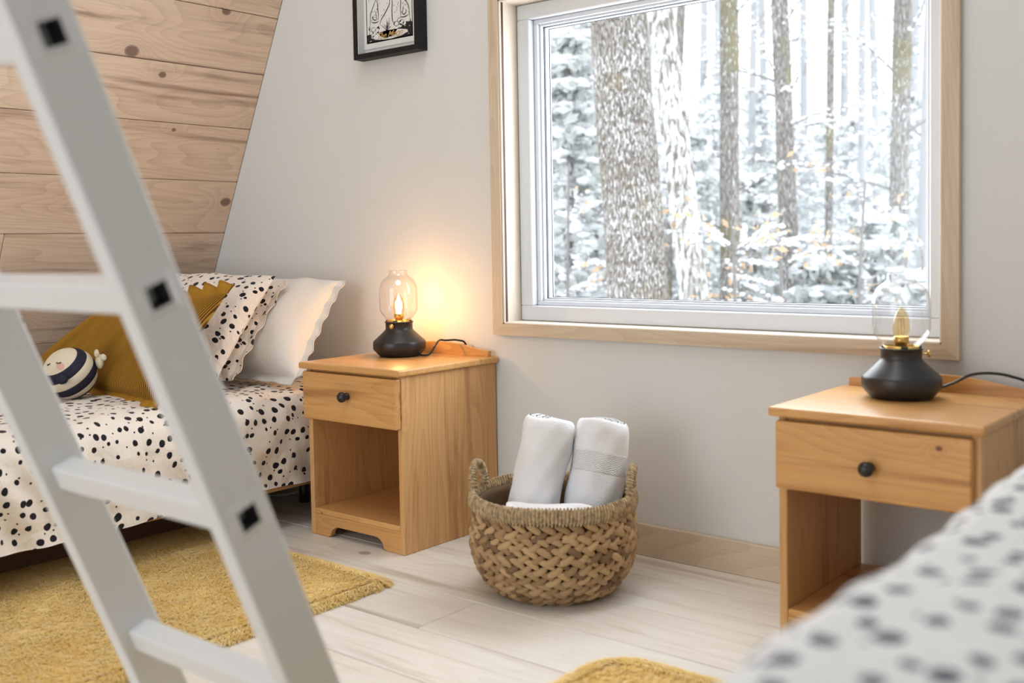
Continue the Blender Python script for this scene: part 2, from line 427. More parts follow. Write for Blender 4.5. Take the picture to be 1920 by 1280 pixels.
# outdoors
M['snow'] = plain('snow', srgb(244, 247, 250), 0.8, spec=0.1, var=0.01, scale=3)
def _bark(name, a, b, moss, snow_amt, sc=26.0):
    t = NT(name); co = t.n('ShaderNodeTexCoord').outputs['Object']
    rnd = t.n('ShaderNodeObjectInfo').outputs['Random']
    co = t.vmath('ADD', co, t.n('ShaderNodeCombineXYZ', X=t.math('MULTIPLY', rnd, 20.0), Y=rnd, Z=t.math('MULTIPLY', rnd, 9.0)).outputs[0])
    st = t.vmath('MULTIPLY', co, (1, 1, 0.2))
    v = t.voro(st, sc, 1.0, 'DISTANCE_TO_EDGE')
    n = t.noise(st, sc*0.8, 4, 0.65)
    c = t.mix(t.smooth(v.outputs['Distance'], 0.02, 0.22), b, a)
    c = t.mix(t.math('MULTIPLY', t.smooth(n, 0.4, 0.7), 0.5), c, b)
    m = t.noise(co, 1.6, 3)
    c = t.mix(t.smooth(m, 0.48, 0.66, 0.0, 0.75), c, moss)
    s = t.noise(t.vmath('MULTIPLY', co, (1, 1, 0.33)), sc*1.3, 3, 0.6)
    s2 = t.noise(co, 2.3, 2)
    c = t.mix(t.smooth(t.math('ADD', s, t.math('MULTIPLY', s2, 0.25)), 0.74-snow_amt, 0.82-snow_amt, 0.0, 0.8), c, (0.93, 0.95, 0.97, 1))
    t.base(c, 0.9, 0, 0.1)
    t.bump(t.math('ADD', v.outputs['Distance'], n), 0.8, 0.03)
    return t.m
M['bark'] = _bark('ridged_snowy_bark', srgb(182, 176, 170), srgb(112, 104, 98), srgb(150, 140, 96), 0.07, 58)
M['bark_snow'] = _bark('snow_plastered_bark', srgb(200, 198, 194), srgb(130, 124, 118), srgb(180, 176, 170), 0.15, 22)
M['bark_thin'] = _bark('grey_bark', srgb(180, 177, 174), srgb(128, 123, 120), srgb(146, 140, 112), 0.03, 44)
M['twig'] = plain('frosted_twig', srgb(150, 147, 145), 0.9)
M['needles'] = plain('haze_paled_needles', srgb(216, 220, 218), 0.95, var=0.15, scale=12)  # needle colour paled to stand in for haze
M['far_trunk'] = plain('far_hazy_trunk', srgb(182, 184, 188), 0.95)  # haze put into the pale trunk colour
M['far_needles'] = plain('far_haze_paled_needles', srgb(236, 239, 239), 0.95, var=0.08, scale=5)  # paler still, distance haze painted into the needles
M['orange_leaf'] = plain('dry_beech_leaf', srgb(232, 198, 164), 0.8)

# ------------------------------------------------------------------ structure
SL = 0.4685                      # the side walls lean in by this much per metre of height
def xl(z): return -3.954 + SL*z
XC = -1.43
def xr_(z): return 2*XC - xl(z)
YR = -5.4
APEX = (XC+3.954)/SL
# back wall (with the window opening) -- named wall_back, one mesh with a real hole
WX0, WX1, WZ0, WZ1 = -2.082, -0.775, 0.632, 1.615
def wall_back():
    zs = [0, WZ0, WZ1, APEX]
    V = []; F = []
    def q(pts, y): 
        i = len(V); V.extend([(x, y, z) for x, z in pts]); return [i, i+1, i+2, i+3][:len(pts)]
    for y, flip in ((0.0, False), (0.24, True)):
        polys = [[(xl(0), 0), (xr_(0), 0), (xr_(WZ0), WZ0), (xl(WZ0), WZ0)],
                 [(xl(WZ0), WZ0), (WX0, WZ0), (WX0, WZ1), (xl(WZ1), WZ1)],
                 [(WX1, WZ0), (xr_(WZ0), WZ0), (xr_(WZ1), WZ1), (WX1, WZ1)],
                 [(xl(WZ1), WZ1), (xr_(WZ1), WZ1), (XC, APEX)]]
        for p in polys:
            f = q(p, y); F.append(f[::-1] if flip else f)
    loop = [(WX0, WZ0), (WX1, WZ0), (WX1, WZ1), (WX0, WZ1)]
    for k in range(4):
        a, b = loop[k], loop[(k+1) % 4]; i = len(V)
        V.extend([(a[0], 0, a[1]), (b[0], 0, b[1]), (b[0], 0.24, b[1]), (a[0], 0.24, a[1])]); F.append([i, i+1, i+2, i+3])
    return V, F
V, F = wall_back()
wb = tag(obj('wall_back', mesh('wall_back', V, F, M['wall'])), kind='structure')

# floor: planks laid parallel to the window wall
fl = tag(box('floor', -4.1, 1.2, YR, 0.24, -0.06, -0.018, M['dark_wood'], None, 0), kind='structure')
row_y = [0.0, -0.168] + [-0.3765-0.209*i for i in range(25)]
cache = {}
def plank_mesh(L, Wd, T, mat, key):
    k = (round(L, 3), round(Wd, 3), key)
    if k not in cache: cache[k] = box_mesh('plank', -L/2, L/2, -Wd/2, Wd/2, -T, 0, mat, 0.0014)
    return cache[k]
for r in range(len(row_y)-1):
    y1, y0 = row_y[r], row_y[r+1]
    if r == 0: cuts = [-4.0, -2.9, -0.2, 1.1]
    elif r == 1: cuts = [-4.0, -3.0, -0.7, 1.1]
    elif r == 2: cuts = [-4.0, -2.378, 0.0, 1.1]
    elif r == 3: cuts = [-4.0, -1.703, 0.5, 1.1]
    elif r == 4: cuts = [-4.0, -2.6, -0.1, 1.1]
    else: cuts = [-4.0, -3.6+((r*0.83) % 1.5), -1.5+((r*0.61) % 1.5), 1.1]
    for a, b in zip(cuts[:-1], cuts[1:]):
        L = b-a-0.0022; Wd = (y1-y0)-0.0030
        o = obj('plank', plank_mesh(L, Wd, 0.017, M['floor'], 'f'), fl, ((a+b)/2, (y0+y1)/2, 0.0), (0, 0, PI if (r+int(a*7)) % 2 else 0))

# sloped left wall: a board backing and one object per plank, joints along y
def sloped_wall(name, side):
    root_me = bpy.data.meshes.new(name)
    zt = APEX
    f = xl if side < 0 else xr_
    s = side
    V = [(f(0)+s*0.03, YR, 0), (f(0)+s*0.03, 0.24, 0), (f(zt)+s*0.03, 0.24, zt), (f(zt)+s*0.03, YR, zt),
         (f(0)+s*0.09, YR, 0), (f(0)+s*0.09, 0.24, 0), (f(zt)+s*0.09, 0.24, zt), (f(zt)+s*0.09, YR, zt)]
    F = [[0, 1, 2, 3], [7, 6, 5, 4], [0, 4, 5, 1], [3, 2, 6, 7], [0, 3, 7, 4], [1, 5, 6, 2]]
    return tag(obj(name, mesh(name, V, F, M['dark_wood'])), kind='structure')
wl = sloped_wall('wall_left', -1)
dz = 0.1945
base = 0.937-0.1945*4            # joints at z = ..., 0.937, 1.13, 1.32, 1.51, 1.71
joints = [0.0]
z = base
while z < 5.3:
    if z > 0.05: joints.append(z)
    z += dz
knots_y = {}
th = math.atan(SL)
for i in range(len(joints)-1):
    z0, z1 = joints[i], joints[i+1]
    zc = (z0+z1)/2; Wd = (z1-z0)/math.cos(th)-0.0024
    if abs(z0-0.742) < 0.12: cuts = [0.0, -0.86, -2.9, YR]
    elif z1 > 1.85 and z1 < 2.1: cuts = [0.0, -0.76, -3.0, YR]
    elif zc < 2.4: cuts = [0.0, -1.9-((i*0.77) % 1.3), -4.1, YR]
    else: cuts = [0.0, -1.2-((i*0.77) % 1.7), -3.9, YR]
    for a, b in zip(cuts[:-1], cuts[1:]):
        L = abs(b-a)-0.002
        me = plank_mesh(L, Wd, 0.02, M['plank'], 'w')
        o = obj('plank', me, wl)
        # local x -> -y (length), local y -> up the slope, local z -> into the room
        up = Vector((SL, 0, 1)).normalized(); xx = Vector((0, -1, 0)); nn = xx.cross(up)
        if nn.x < 0: xx = -xx; nn = xx.cross(up)
        Mx = Matrix((xx, up, nn)).transposed().to_4x4()
        o.matrix_world = Matrix.Translation((xl(zc), (a+b)/2, zc)) @ Mx
        o.matrix_parent_inverse = Matrix.Identity(4)
# sloped right wall (out of frame) as plain boarding
V = [(xr_(0), YR, 0), (xr_(0), 0.24, 0), (xr_(APEX), 0.24, APEX), (xr_(APEX), YR, APEX),
     (xr_(0)+0.1, YR, 0), (xr_(0)+0.1, 0.24, 0), (xr_(APEX)+0.1, 0.24, APEX), (xr_(APEX)+0.1, YR, APEX)]
tag(obj('wall_right', mesh('wall_right', V, [[0, 1, 2, 3], [7, 6, 5, 4], [0, 4, 5, 1], [3, 2, 6, 7], [0, 3, 7, 4], [1, 5, 6, 2]], M['wall'])), kind='structure')
# rear wall behind the camera with a wide glazed opening
def rear():
    V = []; F = []
    g0, g1, h0, h1 = -3.05, -0.9, 0.1, 2.2
    P = [[(xl(0), 0), (xr_(0), 0), (xr_(h0), h0), (xl(h0), h0)],
         [(xl(h0), h0), (g0, h0), (g0, 1.9), (xl(1.9), 1.9)],
         [(g1, h0), (xr_(h0), h0), (xr_(1.9), 1.9), (g1, 1.9)],
         [(xl(1.9), 1.9), (xr_(1.9), 1.9), (XC, APEX)]]
    for p in P:
        i = len(V); V += [(x, YR, z) for x, z in p]; F.append(list(range(i, i+len(p)))[::-1])
    return V, F
V, F = rear()
tag(obj('wall_rear', mesh('wall_rear', V, F, M['wall'])), kind='structure')
# loft floor over the rear half, which the ladder climbs to
tag(box('ceiling', xl(2.30)+0.02, xr_(2.30)-0.02, YR+0.02, -2.62, 2.30, 2.42, M['wall'], None, 0.004), kind='structure')

# baseboards
bb = tag(box('baseboard_back', xl(0)+0.05, xr_(0)-0.05, -0.016, 0.0, 0.0, 0.089, M['trim'], None, 0.002), kind='structure')

# window: casing trims, whitewashed reveals, vinyl frame, sash, pane
TW = 0.038
wt = tag(empty('window_1', (-1.43, 0.0, WZ0)), kind='structure')
ox, oz = -1.43, WZ0
def wbox(name, x0, x1, y0, y1, z0, z1, mat, parent=wt, bevel=0.0015, seg=1):
    me = box_mesh(name, x0-ox, x1-ox, y0, y1, z0-oz, z1-oz, mat, bevel, seg)
    return obj(name, me, parent)
def mitre(name, pts, y0, y1, mat):
    return prism(name, [(x-ox, z-oz) for x, z in pts], y0, y1, mat, wt)
a0, a1, c0, c1 = WX0, WX1, WZ0, WZ1
mitre('casing', [(a0-TW, c0-TW+0.004), (a1+TW, c0-TW+0.004), (a1, c0), (a0, c0)], -0.02, 0.0, M['trim'])
mitre('casing', [(a0, c1), (a1, c1), (a1+TW, c1+TW), (a0-TW, c1+TW)], -0.02, 0.0, M['trim'])
mitre('casing', [(a0-TW, c0-TW+0.004), (a0, c0), (a0, c1), (a0-TW, c1+TW)], -0.02, 0.0, M['trim_z'])
mitre('casing', [(a1, c0), (a1+TW, c0-TW+0.004), (a1+TW, c1+TW), (a1, c1)], -0.02, 0.0, M['trim_z'])
wbox('reveal', a0, a0+0.006, -0.016, 0.16, c0, c1, M['reveal'])
wbox('reveal', a1-0.006, a1, -0.016, 0.16, c0, c1, M['reveal'])
wbox('reveal', a0, a1, -0.016, 0.16, c0, c0+0.006, M['reveal'])
wbox('reveal', a0, a1, -0.016, 0.16, c1-0.006, c1, M['reveal'])
# thin dark joint line where the casing meets the jamb on the left
wbox('joint_line', a0+0.0055, a0+0.0064, -0.010, 0.0, c0+0.006, c1-0.006, M['dark_wood'], bevel=0)
fa, fb, fc_, fd = a0+0.008, a1-0.008, c0+0.007, c1-0.007
def ring(name, x0, x1, z0, z1, w, y0, y1, mat, bevel=0.002):
    wbox(name, x0, x1, y0, y1, z0, z0+w, mat, bevel=bevel)
    wbox(name, x0, x1, y0, y1, z1-w, z1, mat, bevel=bevel)
    wbox(name, x0, x0+w, y0, y1, z0+w, z1-w, mat, bevel=bevel)
    wbox(name, x1-w, x1, y0, y1, z0+w, z1-w, mat, bevel=bevel)
ring('vinyl_frame', fa, fb, fc_, fd, 0.046, 0.063, 0.15, M['vinyl'], 0.003)
sa, sb, sc_, sd = fa+0.046, fb-0.046, fc_+0.046, fd-0.046
ring('sash_step', sa, sb, sc_, sd, 0.014, 0.088, 0.15, M['vinyl'], 0.002)
sa += 0.014; sb -= 0.014; sc_ += 0.014; sd -= 0.014
ring('glazing_bead', sa, sb, sc_, sd, 0.006, 0.100, 0.15, M['vinyl'], 0.001)
ring('gasket', sa+0.006, sb-0.006, sc_+0.006, sd-0.006, 0.0012, 0.112, 0.116, M['gasket'], 0)
ring('spacer', sa+0.006, sb-0.006, sc_+0.006, sd-0.006, 0.003, 0.119, 0.136, M['vinyl'], 0)
ring('gasket', sa+0.006, sb-0.006, sc_+0.006, sd-0.006, 0.0045, 0.137, 0.139, M['gasket'], 0)
wbox('glass_pane', sa+0.004, sb-0.004, 0.1165, 0.1185, sc_+0.004, sd-0.004, M['pane'], bevel=0)

# ------------------------------------------------------------------ picture
pf = empty('picture_frame', (-2.567, 0.0, 1.505), 'black framed black and white illustration hanging on the white wall left of the window', 'picture')
px0, px1, pz1 = -0.131, 0.173, 0.45
FD = 0.045
box('frame_bar', px0, px1, -FD, 0.0, 0.0, 0.017, M['black_frame'], pf, 0.0012)
box('frame_bar', px0, px1, -FD, 0.0, pz1-0.017, pz1, M['black_frame'], pf, 0.0012)
box('frame_bar', px0, px0+0.0165, -FD, 0.0, 0.017, pz1-0.017, M['black_frame'], pf, 0.0012)
box('frame_bar', px1-0.017, px1, -FD, 0.0, 0.017, pz1-0.017, M['black_frame'], pf, 0.0012)
box('mount', px0+0.016, px1-0.016, -0.008, -0.002, 0.016, pz1-0.016, M['mat_board'], pf, 0)
box('spacer', px0+0.0165, px0+0.0195, -FD+0.006, -0.008, 0.017, pz1-0.017, M['mat_board'], pf, 0)
box('spacer', px1-0.0195, px1-0.0165, -FD+0.006, -0.008, 0.017, pz1-0.017, M['mat_board'], pf, 0)
pap = box('paper', -0.112, 0.136, -0.0105, -0.0085, 0.036, pz1-0.04, M['paper'], pf, 0)
# print: ink shapes in the plane of the paper (x, z), offsets of 0.2 mm
def ink_obj(name, polys, mat, y, parent):
    V = []; F = []
    for p in polys:
        i = len(V); V += [(x, y, z) for x, z in p]; F.append(list(range(i, i+len(p))))
    bm = bmesh.new(); me = mesh(name, V, F, mat)
    bm.from_mesh(me); bmesh.ops.triangulate(bm, faces=bm.faces[:]); bm.to_mesh(me); bm.free()
    return obj(name, me, parent)
def stroke(pts, w=0.0011, n=24):
    w = w*1.35
    P = spline([(x, z, 0) for x, z in pts], n)[:, :2]
    T = np.gradient(P, axis=0); T /= np.linalg.norm(T, axis=1)[:, None]+1e-9
    N = np.stack([-T[:, 1], T[:, 0]], 1)
    ww = w*np.sin(np.linspace(0.25, PI-0.25, n))[:, None]
    A = P+N*ww; B = P-N*ww
    return [[tuple(A[i]), tuple(A[i+1]), tuple(B[i+1]), tuple(B[i])] for i in range(n-1)]
def blob(cx, cz, rx, rz, n=14, j=0.12):
    return [(cx+rx*(1+random.uniform(-j, j))*math.cos(t), cz+rz*(1+random.uniform(-j, j))*math.sin(t)) for t in np.linspace(0, 2*PI, n, endpoint=False)]
Lx, Rx, Bz, Tz = -0.100, 0.119, 0.054, 0.36
ink = []
def rect(x0, z0, x1, z1): return [(x0, z0), (x1, z0), (x1, z1), (x0, z1)]
ink += [rect(Lx, Bz, Rx, Bz+0.004), rect(Lx, Tz-0.004, Rx, Tz), rect(Lx, Bz, Lx+0.0035, Tz), rect(Rx-0.0035, Bz, Rx, Tz)]
ink.append([(Lx, Bz), (Rx, Bz), (Rx, 0.100), (0.09, 0.104), (0.062, 0.098), (0.035, 0.112), (0.020, 0.090), (-0.004, 0.084), (-0.03, 0.090), (-0.042, 0.108), (-0.056, 0.098), (-0.08, 0.086), (Lx, 0.082)])
ink_obj('ink_ground', ink, M['ink'], -0.0107, pap)
white = [blob(0.010, 0.073, 0.086, 0.0145, 30, 0.08), blob(0.0, 0.085, 0.045, 0.021, 18, 0.12)]
for cx, cz, rr in ((-0.078, 0.088, 0.008), (-0.066, 0.098, 0.0095), (-0.058, 0.086, 0.009), (-0.048, 0.094, 0.0075), (-0.070, 0.078, 0.007),
                   (0.044, 0.103, 0.010), (0.058, 0.113, 0.009), (0.068, 0.104, 0.011), (0.080, 0.100, 0.008), (0.062, 0.095, 0.008), (0.050, 0.093, 0.006)):
    white.append(blob(cx, cz, rr, rr*0.8, 12, 0.08))
for k in range(16): white.append(blob(random.uniform(Lx+0.01, Rx-0.01), random.choice((random.uniform(0.06, 0.066), random.uniform(0.082, 0.092))), 0.002, 0.0015, 7, 0.3))
ink_obj('ink_highlights', white, M['paper'], -0.0109, pap)
lines = []
def dog(cx, s):
    L = []
    L += stroke([(cx-0.028*s, 0.112), (cx-0.026*s, 0.128), (cx-0.024*s, 0.150), (cx-0.014*s, 0.168), (cx-0.004*s, 0.185), (cx+0.002*s, 0.195)])
    L += stroke([(cx+0.002*s, 0.195), (cx+0.010*s, 0.185), (cx+0.012*s, 0.165), (cx+0.014*s, 0.145), (cx+0.013*s, 0.128)])
    L += stroke([(cx-0.022*s, 0.126), (cx-0.010*s, 0.121), (cx+0.004*s, 0.120), (cx+0.018*s, 0.124)], 0.0013)
    L += stroke([(cx-0.008*s, 0.145), (cx-0.012*s, 0.135), (cx-0.002*s, 0.128), (cx+0.006*s, 0.132)])
    L += stroke([(cx+0.000*s, 0.158), (cx+0.004*s, 0.142), (cx+0.004*s, 0.126)], 0.0009)
    L += stroke([(cx-0.029*s, 0.112), (cx-0.032*s, 0.104), (cx-0.030*s, 0.098), (cx-0.026*s, 0.108)], 0.0014)
    for k in range(9): 
        a = cx+random.uniform(-0.018, 0.010)*s; b = random.uniform(0.13, 0.17)
        L += stroke([(a, b), (a+0.002, b-0.006)], 0.0006, 5)
    return L
lines += dog(-0.055, 1.0)+dog(0.078, -1.0)
lines += stroke([(0.010, 0.20), (0.014, 0.175), (-0.004, 0.150), (-0.026, 0.128), (-0.036, 0.108)], 0.0013)
lines += stroke([(0.024, 0.20), (0.026, 0.175), (0.024, 0.145), (0.026, 0.115), (0.036, 0.104)], 0.0013)
for k in range(11):
    a = random.uniform(0.4, 2.7); l = random.uniform(0.02, 0.042)
    lines += stroke([(-0.004, 0.086), (-0.004+l*0.5*math.cos(a)+0.002, 0.086+l*0.55*math.sin(a)), (-0.004+l*math.cos(a), 0.086+l*math.sin(a))], 0.0008, 8)
for k in range(90):
    a = random.uniform(Lx+0.008, Rx-0.008); b = random.uniform(0.12, 0.33)
    lines += stroke([(a, b), (a+random.uniform(-0.003, 0.003), b+random.uniform(0.003, 0.008))], 0.0006, 4)
for k in range(9):
    a = 0.2+k*0.34; lines += stroke([(0.01+0.045*math.cos(a), 0.27+0.045*math.sin(a)), (0.01+0.06*math.cos(a), 0.27+0.06*math.sin(a))], 0.0012, 5)
lines += stroke([(0.01+0.036*math.cos(t), 0.27+0.036*math.sin(t)) for t in np.linspace(0, 2*PI, 12)], 0.0013, 40)
for st in ((-0.078, 0.088, 0.008), (-0.066, 0.098, 0.0095), (0.058, 0.113, 0.009), (0.068, 0.104, 0.011), (0.044, 0.103, 0.010)):
    lines += stroke([(st[0]+st[2]*math.cos(t), st[1]+st[2]*0.8*math.sin(t)) for t in np.linspace(0, 2*PI, 9)], 0.0007, 20)
tag(ink_obj('ink_drawing', lines, M['ink'], -0.0111, pap), kind='stuff')
tc = bpy.data.curves.new('lettering', 'FONT'); tc.body = 'The Moon'; tc.size = 0.0315; tc.shear = 0.55
tc.space_character = 0.92; tc.align_x = 'CENTER'; tc.offset = 0.0002
to = bpy.data.objects.new('lettering', tc); COL.objects.link(to)
bpy.context.view_layer.update()
tm = bpy.data.meshes.new_from_object(to.evaluated_get(bpy.context.evaluated_depsgraph_get()))
bpy.data.objects.remove(to)
tm.materials.clear(); tm.materials.append(M['gold_ink'])
lo = obj('lettering', tm, pap, (0.008, -0.0113, 0.0625), (math.radians(90), math.radians(-1.5), 0))

# ------------------------------------------------------------------ nightstands
def nightstand(loc, label, label_d, shelf_low, apron, back, knob_z, rz=0.0, group='pine nightstands', W=0.405, D=0.41):
    t = empty('nightstand', loc, label, 'nightstand', group, rz=rz)
    h = W/2; T = 0.018
    box('side_panel', -h, -h+T, -D, 0, 0, 0.510, M['honey_z'], t, 0.0018)
    box('side_panel', h-T, h, -D, 0, 0, 0.510, M['honey_z'], t, 0.0018)
    box('tabletop', -h-0.013, h+0.013, -D-0.026, 0.0, 0.510, 0.530, M['honey_x'], t, 0.0055, 3)
    if back: box('back_panel', -h+T, h-T, -0.012, -0.004, 0.02, 0.510, M['honey_z'], t, 0)
    else: box('back_rail', -h+T, h-T, -0.02, -0.004, 0.36, 0.510, M['honey_x'], t, 0.001)
    box('rail', -h+T, h-T, -D+0.004, -D+0.022, 0.498, 0.510, M['honey_x'], t, 0.001)
    dr = empty('drawer', (0, -D, 0.36)); dr.parent = t
    if back:
        dr.rotation_euler = (0, 0, 0)
    box('drawer_front', -h+0.002, h-0.002 if back else h-0.012, -0.022, -0.001, 0.0, 0.142 if not back else 0.143, M['honey_x'], dr, 0.004, 2)
    box('drawer_box', -h+T+0.006, h-T-0.006, 0.001, D-0.06, 0.012, 0.120, M['honey_x'], dr, 0.001)
    kx = 0.0 if back else 0.0
    lathe('knob', [(0.0, 0.034), (0.006, 0.0335), (0.0115, 0.0305), (0.0148, 0.0255), (0.0155, 0.0215), (0.0140, 0.0165), (0.0085, 0.0120), (0.0062, 0.0095), (0.0095, 0.0060), (0.0112, 0.0030), (0.0105, 0.0), (0, 0)],
          M['black_metal'], dr, 28, (kx, -0.022, knob_z-0.36), (math.radians(90), 0, 0))
    z0 = shelf_low
    box('shelf', -h+T, h-T, -D+0.001, -0.012, z0, z0+0.016, M['honey_x'], t, 0.002)
    if apron:
        xa = h-T; top = z0
        arc = [(-xa, 0.001), (-xa+0.062, 0.001)]
        for k in range(1, 8):
            a = k/8*PI/2; arc.append((-xa+0.062+0.04*math.sin(a)*0.95, 0.001+0.034*(1-math.cos(a))*1.0 if False else 0.001+0.034*math.sin(a)**1.0))
        # ogee cut: concave quarter at both feet, flat in between
        left = [(-xa, 0.001), (-xa+0.060, 0.001), (-xa+0.066, 0.006)]
        for k in range(0, 7):
            a = PI-k/6*PI/2
            left.append((-xa+0.106+0.036*math.cos(a), 0.006+0.030*math.sin(a)))
        right = [(-x, z_) for x, z_ in left[::-1]]
        poly = left+right+[(xa, top), (-xa, top)]
        prism('apron', poly, -D+0.002, -D+0.018, M['honey_x'], t)
    # low curved gallery board at the back of the top
    gp = []
    n = 18
    for k in range(n+1):
        u = -1+2*k/n
        gp.append((u*(h-0.002), 0.530+0.018+0.020*(0.5+0.5*math.cos(PI*min(1, abs(u)**1.3)))))
    prism('gallery_board', [(h-0.002, 0.5302), (-h+0.002, 0.5302)][::-1][::-1]+gp, -0.034, -0.018, M['honey_x'], t)
    return t
NL = nightstand((-2.3265, -0.006, 0), 'honey pine nightstand left of the basket, with the lit lamp on top', None, 0.066, True, True, 0.441)
NRt = nightstand((-0.7735, -0.030, 0), 'honey pine nightstand at right under the window corner, carrying the unlit lamp', None, 0.084, True, False, 0.427)

# ------------------------------------------------------------------ lamps
def lamp(loc, label, lit, knob_ang, cord_pts, rz=0.0):
    t = empty('oil_lamp_style_lamp', loc, label, 'lamp', 'black oil-lamp style table lamps', rz=rz)
    t.name = 'table_lamp'
    lathe('base', [(0, 0), (0.058, 0), (0.063, 0.0015), (0.068, 0.006), (0.0815, 0.021), (0.083, 0.024), (0.083, 0.043), (0.082, 0.0465), (0.080, 0.049),
                   (0.058, 0.069), (0.047, 0.080), (0.0435, 0.084), (0.0425, 0.087), (0.0425, 0.104), (0.0450, 0.106), (0.0455, 0.108), (0.0440, 0.1095), (0.041, 0.109), (0.040, 0.100), (0.0, 0.100)],
          M['black_metal'], t, 72)
    lathe('gallery_ring', [(0.036, 0.100), (0.0375, 0.100), (0.0375, 0.1135), (0.036, 0.1135), (0.036, 0.100)], M['brass'], t, 48)
    for k in range(4):
        a = k*PI/2+0.5
        c = box('clip', -0.007, 0.007, -0.0015, 0.0015, 0.104, 0.114, M['black_metal'], t, 0.0005)
        c.location = (0.0395*math.cos(a), 0.0395*math.sin(a), 0); c.rotation_euler = (0, 0, a+PI/2)
    outer = spline([(0.036, 0, 0.1135), (0.045, 0, 0.122), (0.0565, 0, 0.138), (0.0595, 0, 0.150), (0.0600, 0, 0.175), (0.0598, 0, 0.205), (0.0575, 0, 0.222), (0.0480, 0, 0.240), (0.0350, 0, 0.2505), (0.0290, 0, 0.257), (0.0282, 0, 0.268)], 46)
    pr = [(p[0], p[2]) for p in outer]+[(0.0285, 0.2695), (0.0270, 0.2700), (0.0262, 0.268)]
    lathe('glass_globe', pr, M['globe'], t, 72)
    lathe('bulb_holder', [(0, 0.100), (0.0115, 0.100), (0.0125, 0.104), (0.0125, 0.117), (0.0155, 0.121), (0.0158, 0.133), (0.0145, 0.1335), (0.0, 0.1335)], M['brass'], t, 32)
    bl = empty('bulb', (0, 0, 0.131)); bl.parent = t
    lathe('bulb_envelope', [(0.0135, 0), (0.0165, 0.010), (0.0178, 0.020), (0.0172, 0.031), (0.0148, 0.043), (0.0105, 0.054), (0.0055, 0.0615), (0.0028, 0.0655), (0.0, 0.067)], M['bulb_glass'], bl, 36)
    fil = M['filament_on'] if lit else M['filament_off']
    for k in range(4):
        a = k*PI/2+0.4
        tube('filament', [(0.0065*math.cos(a), 0.0065*math.sin(a), 0.006), (0.0045*math.cos(a), 0.0045*math.sin(a), 0.044)], 0.0017 if lit else 0.0009, fil, bl, 6)
    tube('stem', [(0, 0, 0), (0, 0, 0.045)], 0.0012, M['globe'], bl, 6)
    if lit:
        ld = bpy.data.lights.new('bulb_light', 'POINT'); ld.energy = 3.1; ld.color = (1.0, 0.54, 0.29); ld.shadow_soft_size = 0.012
        lo_ = bpy.data.objects.new('bulb_light', ld); COL.objects.link(lo_); lo_.parent = t; lo_.location = (0, 0, 0.16)
    dx, dy = math.cos(knob_ang), math.sin(knob_ang)
    tube('switch_stem', [(0.040*dx, 0.040*dy, 0.096), (0.054*dx, 0.054*dy, 0.096)], 0.0018, M['brass'], t, 8)
    lathe('switch_knob', [(0, 0), (0.0072, 0), (0.0076, 0.001), (0.0076, 0.0045), (0.0068, 0.0055), (0, 0.0055)], M['brass'], t, 28, (0.054*dx, 0.054*dy, 0.096), (0, PI/2, knob_ang))
    tube('power_cord', spline(cord_pts, 46), 0.0032, M['black_metal'], t, 8)
    return t
LL = lamp((-2.394, -0.155, 0.5302), 'lit black lamp with glass chimney on the left nightstand beside the bed', True, math.radians(-70),
     [(0.070, 0.010, 0.014), (0.090, 0.006, 0.006), (0.118, 0.012, 0.010), (0.130, 0.030, 0.040), (0.118, 0.060, 0.050), (0.126, 0.078, 0.048), (0.142, 0.118, 0.046), (0.155, 0.142, 0.028), (0.158, 0.146, -0.06), (0.158, 0.146, -0.4)])
RL = lamp((-0.805, -0.195, 0.5302), 'unlit black lamp with glass chimney on the right nightstand before the window', False, math.radians(24),
     [(0.066, 0.038, 0.020), (0.095, 0.055, 0.033), (0.120, 0.085, 0.048), (0.150, 0.120, 0.050), (0.185, 0.150, 0.042), (0.215, 0.182, 0.020), (0.22, 0.187, -0.05), (0.22, 0.187, -0.35)])

